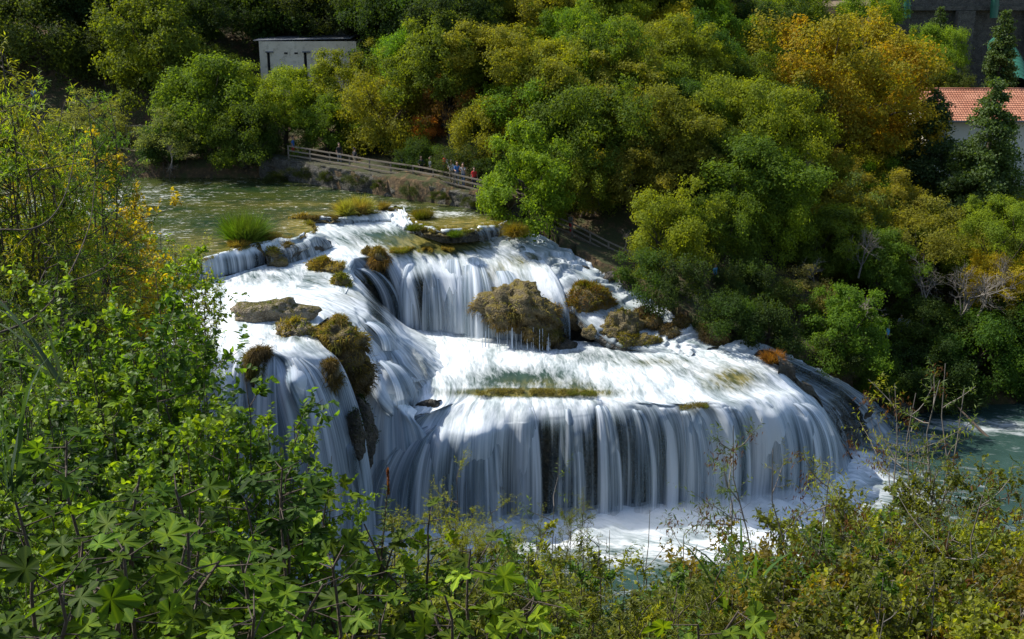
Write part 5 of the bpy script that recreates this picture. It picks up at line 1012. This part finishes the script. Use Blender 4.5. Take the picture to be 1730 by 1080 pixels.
# water dripping off the mound
rg = np.random.default_rng(12); V = []; F = []; n_ = 0; o_ = PD(868, 520, 71.8)
for k in range(20):
    a_ = rg.uniform(812, 940); top = PD(a_, rg.uniform(543, 560)+(a_-812)*.10, 70.15+rg.uniform(-.15, .35)-(a_-870)*.004); zb = 8.25; w_ = rg.uniform(.012, .035)
    for q in range(6): z = top[2]+(zb-top[2])*q/5; ww = w_*(.6+.6*q/5); V += [(top[0]-ww, top[1]-.05*q, z), (top[0]+ww, top[1]-.05*q, z)]
    F += [(n_+2*q, n_+2*q+1, n_+2*q+3, n_+2*q+2) for q in range(5)]; n_ += 12
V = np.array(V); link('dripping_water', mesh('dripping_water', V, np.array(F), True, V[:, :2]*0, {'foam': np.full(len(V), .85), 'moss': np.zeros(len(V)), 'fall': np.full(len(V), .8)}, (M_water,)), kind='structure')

boulder('mossy_stone', 510, 370, 14.6, (.75, .35, .22), 71, 'flat golden mossy stone at the left corner of the terrace fall', 'rock', M_mossrock, .4, [(2500, .2, -.1, 2, GOLD, .9, 1)], rz=.3)
boulder('mossy_stone', 524, 385, 14.45, (.85, .35, .3), 72, 'low mossy stone ridge between river and terrace pool', 'rock', M_mossrock, .4, [(2500, .2, -.1, 2, (.16, .13, .03), .9, 1)], rz=-1.1)
boulder('mossy_outcrop', 432, 622, 0, (.42, .4, .85), 73, 'golden brown moss tongue hanging in the middle of the left waterfall', 'outcrop', M_mossrock, .4, [(6000, .5, -.95, 2, (.13, .095, .03), 1.7, 1)], d=56.6)
boulder('wet_rock', 602, 742, 0, (.45, .5, 1.6), 74, 'narrow black rock rib at the right edge of the left waterfall', 'rock', M_wet, .35, [(1500, .16, -.3, 2, (.03, .05, .01), .8, 2)], d=57.0, rz=.3)
boulder('mossy_outcrop', 560, 640, 0, (.55, .4, .9), 75, 'brown shaggy moss strip under the golden grassy outcrop', 'outcrop', M_mossrock, .4, [(6000, .5, -.95, 2, (.12, .085, .03), 1.7, 1)], d=57.4)
boulder('wet_rock', 727, 684, 7.55, (.62, .4, .30), 76, 'small wet rock where the chute meets the great waterfall lip', 'rock', M_wet, .4, rz=.3)
# ------------------------------------------------------------------ near plants on the slope below the viewpoint
NS = {}
NS['hazel'] = shrub_mesh(201, 3.4, .85, 7, .075, T_OVATE, M_near, None, 6, 9, br=12, thick=.014, lo=.15)
NS['hazel2'] = shrub_mesh(202, 3.2, .9, 6, .068, T_OVATE, M_near, None, 6, 9, br=13, thick=.013, lo=.15)
NS['small'] = shrub_mesh(203, 2.6, 1.1, 9, .040, T_OVATE, M_near, None, 9, 11, br=13, thick=.012, lo=.1)
NS['small2'] = shrub_mesh(204, 2.5, 1.2, 9, .052, T_LANCE, M_near, None, 10, 13, br=14, thick=.012, lo=.1)
NS['willow'] = shrub_mesh(205, 5.2, 1.0, 8, .085, T_LANCE, M_near, None, 8, 12, br=17, droop=.16, thick=.03, lo=.15)
NS['yellow'] = shrub_mesh(206, 5.0, 1.4, 9, .088, T_OVATE, M_near, None, 8, 10, br=17, thick=.03, lo=.12)
NS['feather'] = shrub_mesh(207, 2.2, .9, 10, .030, T_LANCE, M_near, None, 12, 12, br=14, up=1.0, thick=.010, lo=.1)
NS['ash'] = shrub_mesh(208, 3.6, 1.4, 8, .052, T_LANCE, M_near, M_twig, 7, 9, br=12, up=.6, thick=.015, lo=.25, bare=.12, seeds=.13)
NS['maple'] = shrub_mesh(209, 2.6, 1.2, 9, .046, T_OVATE, M_near, M_twig, 9, 10, br=12, thick=.012, lo=.15)
NS['sprig'] = shrub_mesh(210, 2.6, .5, 4, .045, T_LANCE, M_near, M_twig, 4, 8, br=6, up=.8, thick=.011, lo=.45)
NC = {'lime': (.105, .165, .018), 'gr': (.055, .105, .016), 'dk': (.028, .058, .014), 'ye': (.22, .18, .014), 'ylg': (.15, .17, .018), 'ol': (.085, .10, .018), 'rd': (.13, .105, .016), 'gg': (.06, .095, .03)}
NH = {'hazel': 3.4, 'hazel2': 3.2, 'small': 2.6, 'small2': 2.5, 'willow': 5.2, 'yellow': 5.0, 'feather': 2.2, 'ash': 3.6, 'maple': 2.6, 'sprig': 2.6}
for k_ in NS:
    z_ = np.empty(len(NS[k_][0].vertices)*3, np.float32); NS[k_][0].vertices.foreach_get('co', z_); NH[k_] = float(np.percentile(z_[2::3], 98.5))
nn_ = 0
def near(kind, px, py, d, col, label, sc=1.0, group=None, cat='shrub', name='shrub', asp=1.0):
    """top of the plant is seen at px, py and stands d metres away"""
    global nn_; nn_ += 1; t_ = PD(px, py, d); h = NH[kind]*sc*asp
    put_shrub(name, NS[kind], (t_[0], d, t_[2]-h), nn_*2.4, (sc, sc, sc*asp), label, cat, np.array(NC[col])*1.25, group)
near('willow', -5, 95, 15, 'ylg', 'tall sunlit yellow green tree at the left edge', 1.0, name='near_tree', cat='tree')
near('willow', 50, 165, 15, 'lime', 'light green narrow leaved tree beside the left edge, top among dark woods', .9, name='near_tree', cat='tree')
near('willow', 118, 175, 19, 'gr', 'dark stemmed narrow leaved sapling against the shaded far wood', .8, name='near_tree', cat='tree')
near('yellow', 122, 262, 21, 'ye', 'bright yellow leaved tree in front of the river on the left', 1.0, name='near_tree', cat='tree')
near('yellow', 190, 385, 27, 'ye', 'yellow olive bush at the river edge right of the bright yellow tree', .95, name='near_tree', cat='tree')
near('feather', 245, 405, 27, 'ylg', 'soft yellow green tamarisk like bush at the water edge', 2.2)
near('hazel', 293, 398, 25, 'lime', 'small lime green sapling sticking up in front of the river', 1.3)
near('yellow', 250, 445, 27, 'ylg', 'yellow green bush just left of the weir fall', .8, name='near_tree', cat='tree')
near('feather', 110, 390, 25, 'ol', 'olive feathery bush under the bright yellow tree', 2.2)
near('feather', 40, 440, 20, 'ylg', 'yellowish feathery bush at the left edge below the sunlit tree', 2.0)
near('yellow', 140, 520, 20, 'gr', 'green leafy bush between yellow bush and broad leaved branches', .8)
for i, (a, b, d, k, c) in enumerate([(20, 330, 15, 'willow', 'gr'), (60, 430, 14, 'willow', 'dk'), (0, 520, 12, 'willow', 'gg'), (110, 545, 13, 'willow', 'gg'), (30, 620, 10, 'willow', 'gr')]):
    near(k, a, b, d, c, ['green narrow leaved branches at the left edge under the sunlit treetop', 'dark glossy narrow leaved bush under the yellow tree', 'grey green narrow leaved bush halfway down the left edge', 'grey green narrow leaved bush left of the broad leaved branches', 'low green narrow leaved bush above the fig leaves at the left edge'][i], .75 if d > 12 else .6)
for i, (a, b, d, sc, c) in enumerate([(170, 470, 8.5, .8, 'lime'), (225, 500, 8.0, .8, 'gr'), (262, 590, 7.8, .7, 'lime'), (385, 668, 7.4, .6, 'lime'), (150, 560, 7.5, .8, 'gr'), (90, 640, 7.0, .8, 'gr'), (440, 745, 7.2, .62, 'lime'), (380, 700, 6.6, .7, 'gr'), (250, 650, 6.4, .75, 'lime'), (20, 700, 6.2, .7, 'dk'), (330, 800, 6.0, .6, 'gr'), (150, 760, 5.6, .6, 'lime')]):
    near('hazel' if i % 2 else 'hazel2', a, b, d, c, ['highest broad leaved green branch left of the weir fall', 'broad leaved branches beside the left shelf pool', 'sunlit broad leaved branch reaching over the left waterfall', 'lime green branch reaching farthest over the left waterfall', 'shaded broad leaved bush behind the highest green branch', 'green broad leaved bush near the left edge, middle height', 'lime leaves in front of the lower left waterfall', 'broad leaved bush below the branch that overhangs the left fall',
        'big sunlit broad leaved bush in the left foreground', 'dark broad leaved bush at the left edge above the fig leaves', 'broad leaved bush above the fig plants, left of the reed stem', 'yellow lit leaves behind the left fig plants'][i], sc)
# dense small leaved cover along the bottom
near('feather', 822, 838, 9.5, 'ylg', 'feathery yellow green bush rising in front of the great waterfall', .95)
near('feather', 905, 880, 9.8, 'ol', 'smaller feathery bush right of the taller one', .8)
near('feather', 770, 880, 9.3, 'ylg', 'low feathery bush left of the taller one', .8)
near('sprig', 955, 832, 9.0, 'gg', 'thin sprig with pale leaflets in front of the curtain of water', 1.0)
near('sprig', 1035, 850, 9.0, 'gg', 'dark tipped sprig right of the thin pale one', 1.0)
near('sprig', 1110, 870, 9.2, 'gg', 'bending sprig near the sunlit foam', .95)
SM = [(700, 1060, 5.6, 'small', 'ylg'), (820, 1065, 5.6, 'small2', 'gr'), (920, 1060, 5.7, 'small', 'ol'), (1020, 1065, 5.6, 'small2', 'ol'), (1110, 1060, 5.7, 'small', 'gr'), (890, 965, 7.4, 'small', 'gr'), (990, 965, 7.4, 'small', 'ol'), (700, 935, 8.5, 'small', 'ol'), (770, 945, 7.6, 'small2', 'ol'), (850, 925, 8.4, 'small', 'ylg'), (930, 930, 8.0, 'small2', 'ol'), (1010, 915, 8.4, 'small', 'ylg'), (1080, 930, 7.8, 'small2', 'ol'), (1150, 945, 8.2, 'small', 'gg'), (1200, 960, 7.6, 'small2', 'gg'), (1240, 985, 7.9, 'small2', 'gg'),
      (660, 990, 6.8, 'small', 'gr'), (760, 1000, 6.4, 'small', 'ol'), (860, 1000, 6.5, 'small2', 'ol'), (960, 1000, 6.6, 'small', 'ol'), (1060, 1005, 6.3, 'small2', 'ylg'), (1160, 1020, 6.5, 'small', 'ol'), (1250, 1050, 6.2, 'small2', 'ol'), (560, 960, 7.5, 'small', 'gr'), (600, 1010, 6.0, 'small', 'gr')]
SL = ['nearest yellowish bush at the bottom edge left of the low fig sprout', 'nearest green narrow leaved bush at the bottom edge', 'nearest olive bush at the bottom edge in the middle', 'nearest narrow leaved bush right of the bottom middle', 'nearest green bush beside the small bottom fig', 'green small leaved bush under the smaller feathery bush', 'olive small leaved bush in the second row of the middle', 'small leaved bush right of the fig plants', 'small leaved bush under the low feathery bush', 'yellowish small leaved bush under the tallest feathery bush', 'narrow leaved bush left of the pale sprig', 'yellowish bush under the pale sprig', 'narrow leaved bush under the dark tipped sprig', 'grey green bush below the bending sprig', 'grey green narrow leaved bush left of the reed blades', 'low grey green bush under the reed blades',
      'green bush at the bottom edge right of the fig plants', 'small leaved bush at the bottom edge behind the bright fig leaves', 'narrow leaved bush at the bottom edge right of the bright fig leaves', 'olive small leaved bush at the bottom edge, middle', 'yellowish narrow leaved bush at the bottom edge', 'olive small leaved bush at the bottom edge beside the small fig', 'narrow leaved bush at the bottom edge left of the reddish bush', 'green bush behind the red tipped stem', 'small leaved bush between the fig plants and the middle']
for q, lb in zip(SM, SL): near(q[3], q[0], q[1]+(80 if q[1] < 975 and q[0] > 950 else 12), q[2], q[4], lb, .9)
ML = [(1500, 850, 8.6, 'ol', 'olive bush among the leftmost ash stems'), (1600, 830, 8.4, 'ylg', 'yellow green bush hiding the river between the ashes'), (1680, 810, 8.6, 'ol', 'olive bush behind the tallest ash at the right edge'), (1560, 890, 7.9, 'gr', 'green bush at the middle of the right ash group'), (1640, 960, 7.0, 'rd', 'reddish bush low near the right corner'), (1470, 900, 8.4, 'ylg', 'yellow green bush below the leftmost twiggy ash'), (1580, 930, 7.6, 'rd', 'reddish bush between the right ashes'), (1690, 920, 7.4, 'ylg', 'bright bush low at the right edge'), (1380, 1000, 7.0, 'ylg', 'yellowish bush in the middle of the reddish ones'), (1570, 1050, 5.8, 'ylg', 'nearest yellow green bush at the bottom edge, lower right'), (1290, 980, 7.4, 'gr', 'green bush between the reed blades and the reddish bushes'), (1310, 895, 8.8, 'rd', 'reddish maple like bush at the edge of the sunlit foam'), (1390, 880, 8.6, 'ylg', 'yellow green maple like bush highest in the lower right group'), (1350, 955, 7.6, 'rd', 'reddish bush below the highest maple like one'), (1440, 950, 7.8, 'ol', 'olive maple like bush left of the twiggy ash'), (1330, 1030, 6.6, 'ol', 'olive bush at the bottom edge under the reddish ones'), (1430, 1030, 6.4, 'rd', 'red tinged bush at the bottom edge, lower right'),
      (1520, 1010, 6.6, 'ylg', 'yellow green bush at the bottom edge below the twiggy ash'), (1610, 1000, 6.5, 'ol', 'olive bush at the bottom edge near the right corner'), (1700, 990, 6.4, 'ylg', 'yellow green bush in the lower right corner'), (1520, 930, 8.0, 'ol', 'olive bush behind the twiggy ash'), (1650, 900, 8.0, 'ol', 'olive bush under the right ash'), (1715, 860, 8.2, 'gg', 'grey green bush at the right edge')]
for a, b, d, c, lb in ML: near('maple', a, b+38, d, c, lb, .95)
near('ash', 1490, 722, 9.0, 'gg', 'twiggy ash with brown seed bunches, leftmost of the right ones', .98, name='ash_tree', cat='tree')
near('ash', 1575, 765, 8.6, 'ol', 'twiggy ash with many dark seed bunches in front of the shaded river', .95, name='ash_tree', cat='tree')
near('ash', 1650, 760, 8.3, 'ylg', 'yellow green ash with bare branches near the right edge', .95, name='ash_tree', cat='tree')
near('ash', 1715, 715, 8.8, 'gg', 'tallest twiggy ash at the right edge', 1.05, name='ash_tree', cat='tree')
near('ash', 1600, 870, 7.6, 'ol', 'lower spreading ash among the right bushes', .85, name='ash_tree', cat='tree')
# long curved bare branches at the left
rg = np.random.default_rng(9)
def branch(pts, r, label, d):
    A = np.array([PD(a, b, dd) for a, b, dd in pts]); o = A[0]; m = MB(); Q = catmull(A-o, 24); m.tube(Q, np.linspace(r, r*.3, 24), 6); link('bare_branch', m.build('bare_branch', (M_bark,), True), loc=o, label=label, cat='branch')
branch([(-20, 570, 8), (60, 535, 8.2), (110, 475, 8.5), (150, 385, 9), (160, 310, 9.3)], .009, 'long curved dark branch rising at the left in front of the yellow tree', 8)
branch([(100, 482, 8.5), (170, 455, 8.8), (230, 400, 9)], .006, 'thinner side branch bending right below the yellow tree', 8)
branch([(0, 388, 9), (60, 385, 9), (100, 350, 9.4), (122, 285, 9.8), (128, 200, 10)], .008, 'dark upright branch against the shaded far wood', 8)
# reed with red tip, reed blades
o = PD(655, 795, 6.5); rt = root('reed', o-np.array((0, 0, 1.2)), 'upright stem with red brown tip and long pale leaves beside the great waterfall', 'plant'); m = MB(); m.tube([(-.12, 0, 0), (-.06, 0, .6), (0, 0, 1.12)], [.008, .007, .004], 5); link('stem', m.build('stem', (M_bark,)), rt)
rg2 = np.random.default_rng(3); n = 90; hh = rg2.uniform(.30, 1.0, n); pos = np.stack([-.12+.12*hh, 0*hh, hh*1.1], 1); a = rg2.uniform(0, 6.28, n); X = unit(np.stack([np.cos(a), np.sin(a), rg2.uniform(-.1, .7, n)], 1)); Z = unit(np.array((0, 0, 1.))-X*X[:, 2:3]); V, F, k = place(T_LANCE, pos, X, np.cross(Z, X), Z, .12*rg2.uniform(.6, 1.3, n)*(1.35-hh))
link('foliage', mesh('foliage', V, F, attrs={'v': np.repeat(rg2.uniform(0, 1, n), k), 'c': np.repeat(0*hh, k)}, mats=(M_near,)), rt, color=(.075, .12, .035))
n = 60; hh = rg2.uniform(1.02, 1.2, n); pos = np.stack([0*hh, 0*hh, hh], 1); a = rg2.uniform(0, 6.28, n); X = unit(np.stack([np.cos(a)*.35, np.sin(a)*.35, 1+0*a], 1)); Z = unit(np.stack([np.cos(a), np.sin(a), -.35+0*a], 1)); V, F, k = place(T_LANCE, pos, X, np.cross(Z, X), Z, .045*rg2.uniform(.6, 1.1, n))
link('tip', mesh('tip', V, F, attrs={'v': np.repeat(rg2.uniform(0, 1, n), k), 'c': np.repeat(0*hh, k)}, mats=(M_near,)), rt, color=(.16, .06, .025))
def reed(px, py, d, label, seed, n=9, ln=1.0, col=(.06, .12, .03)):
    b = PD(px, py, d); rg3 = np.random.default_rng(seed); p = rg3.normal(size=(n, 3))*.03; nr = unit(rg3.normal(size=(n, 3))*np.array((.5, .3, .05))+np.array((0, 0, 1.)))
    V, F, k = blades(p, nr, ln, rg3, width=.018, droop=.5, seg=6, jit=.2); rt = root('reed_clump', b, label, 'reed'); c = np.repeat(rg3.uniform(0, 1, n), k)
    link('leaves', mesh('leaves', V, F, attrs={'v': c, 'c': c*0}, mats=(M_blade,)), rt, color=col)
reed(1255, 1010, 7.4, 'reed with two long upright blades in front of the sunlit foam', 4, 10, .62)
reed(1230, 1035, 7.0, 'reed with blades bending right below the upright blades', 5, 9, .5, (.09, .15, .03))
reed(20, 840, 5.5, 'long bluish grass blades hanging at the left edge', 6, 14, 1.0, (.03, .06, .03))
reed(100, 640, 7.0, 'pale long leaf blades behind the curved bare branch', 7, 6, .8, (.12, .17, .09))
# fig plants: every large leaf is a part
FM = []
for k in range(4):
    V, F = T_FIG; V = V.copy(); rg4 = np.random.default_rng(k); V[:, 2] += rg4.normal(size=len(V))*.018+V[:, 0]*V[:, 1]*rg4.uniform(-.3, .3); V[:, :2] *= rg4.uniform(.88, 1.1, (1, 2))
    cc = np.full(len(V), .15); cc[0] = .95; cc[2:][6::13] = .95; FM.append(mesh('leaf', V, F, True, attrs={'v': np.full(len(V), .15+.22*k), 'c': cc}, mats=(M_fig,)))
def fig(px, py, d, h, n, label, seed, size=.19, col=(.052, .105, .014), spread=.28, tips=3):
    rg5 = np.random.default_rng(seed); t_ = PD(px, py, d); rt = root('fig_plant', (t_[0], d, t_[2]-h), label, 'shrub'); m = MB(); S = []
    for q in range(tips):
        a = rg5.uniform(0, 6.28); tip = np.array((math.cos(a)*spread*(q > 0), math.sin(a)*spread*(q > 0), h*(1 if q == 0 else rg5.uniform(.72, .95)))); u = np.linspace(0, 1, 7)[:, None]; p = tip*u*np.array((1, 1, 1))+rg5.normal(size=(7, 3))*.015; m.tube(p, np.linspace(.013, .005, 7), 5); S.append(p)
    for i in range(n):
        p = S[i % tips]; f = rg5.uniform(.25, 1)**.6; j = min(int(f*6), 5); b = p[j]+(p[j+1]-p[j])*(f*6-j); a = i*2.4+rg5.uniform(-.5, .5); el = rg5.uniform(-.15, .75)*(f**1.5)
        dr = np.array((math.cos(a)*math.cos(el), math.sin(a)*math.cos(el), math.sin(el))); pl = rg5.uniform(.07, .16); e = b+dr*pl; m.tube([b, e], [.0035, .0025], 4)
        x = unit(dr*np.array((1, 1, .5))+np.array((0, 0, rg5.uniform(-.45, .1)))); z = unit(np.array((0, 0, 1.))+rg5.normal(size=3)*.5-x*x[2]); z = unit(z-x*np.dot(z, x)); y = np.cross(z, x)
        o = link('leaf', FM[rg5.integers(4)], rt, color=np.array(col)*rg5.uniform(.5, 1.5)); sz = size*rg5.uniform(.6, 1.15)*(1.05-.35*f); o.matrix_local = Matrix(((x[0]*sz, y[0]*sz, z[0]*sz, e[0]), (x[1]*sz, y[1]*sz, z[1]*sz, e[1]), (x[2]*sz, y[2]*sz, z[2]*sz, e[2]), (0, 0, 0, 1)))
    link('stems', m.build('stems', (M_bark,), True), rt)
FG = [(110, 745, 4.6, 1.5, 40, 'fig plant with dark leaves standing tallest at the left', (.03, .07, .014)), (300, 830, 4.2, 1.2, 46, 'fig plant with wide dark leaves in the middle of the left foreground', (.035, .08, .014)), (470, 790, 5.6, 1.5, 60, 'fig bush with drooping dark leaves in front of the left waterfall', (.025, .062, .016)), (555, 830, 6.4, 1.4, 70, 'lime green sunlit fig bush in front of the left waterfall foot', (.09, .16, .018)),
  (30, 860, 3.8, 1.1, 36, 'fig plant in the lower left corner', (.045, .095, .014)), (210, 930, 3.5, .9, 34, 'fig plant with sunlit leaves along the bottom edge, left', (.06, .12, .015)), (400, 940, 3.7, .9, 36, 'fig plant with bright leaves at the bottom, left of the middle', (.06, .125, .015)), (560, 960, 3.9, .9, 34, 'fig plant with ribbed leaves at the bottom beside the small leaved bushes', (.055, .115, .015)),
  (790, 935, 5.0, .9, 26, 'bright fig sprout standing among the small leaved bushes', (.09, .16, .018)), (720, 870, 6.4, .9, 26, 'fig sprout right of the red tipped stem', (.06, .11, .02)), (1180, 1045, 4.6, .6, 18, 'small fig sprout at the bottom edge right of the middle', (.07, .13, .018)), (640, 1040, 4.2, .7, 24, 'fig sprout at the bottom edge left of the bright one', (.06, .12, .016)), (760, 1010, 4.4, .7, 20, 'low fig sprout under the bright fig sprout', (.065, .12, .016)), (100, 990, 3.2, .7, 26, 'lowest fig plant at the bottom edge, far left', (.04, .09, .014))]
for i, f in enumerate(FG): fig(f[0], f[1], f[2], f[3], f[4], f[5], 300+i, .135, np.array(f[6])*np.array((1.25, 1.1, .7)), .3 if f[2] < 5 else .4)
# ------------------------------------------------------------------ spray hanging over the foot of the falls
def mist(name, pts, rads, density, label=None):
    m = MB(); A = catmull(np.array(pts), 40); r = np.interp(np.linspace(0, 1, 40), np.linspace(0, 1, len(rads)), rads); m.tube(A*np.array((1, 1, 1)), r*np.clip(np.sin(np.linspace(0, math.pi, 40))*3, .05, 1), 16)
    t = NT('spray'); v = t.n('VolumePrincipled', Density=density); v.inputs['Color'].default_value = (.93, .97, 1, 1); v.inputs['Anisotropy'].default_value = .1
    t.t.links.new(v.outputs[0], t.n('OutputMaterial').inputs['Volume']); me = m.build(name, (t.m,), True); link(name, me, kind='stuff', label=label)
mist('spray', [P(600, 925, .5), P(760, 915, .4), P(900, 905, .4), P(1050, 897, .4), P(1200, 886, .4), P(1340, 862, .5), P(1430, 825, .5)], [1.0, 1.1, 1.0, 1.2, 1.5, 1.3, .9], .26, 'white spray along the foot of the great waterfall')
mist('spray', [P(960, 900, .6), P(1120, 886, .8), P(1260, 870, .8), P(1380, 845, .7)], [.8, 1.2, 1.5, .9], .07, 'higher spray in front of the right half of the great waterfall')
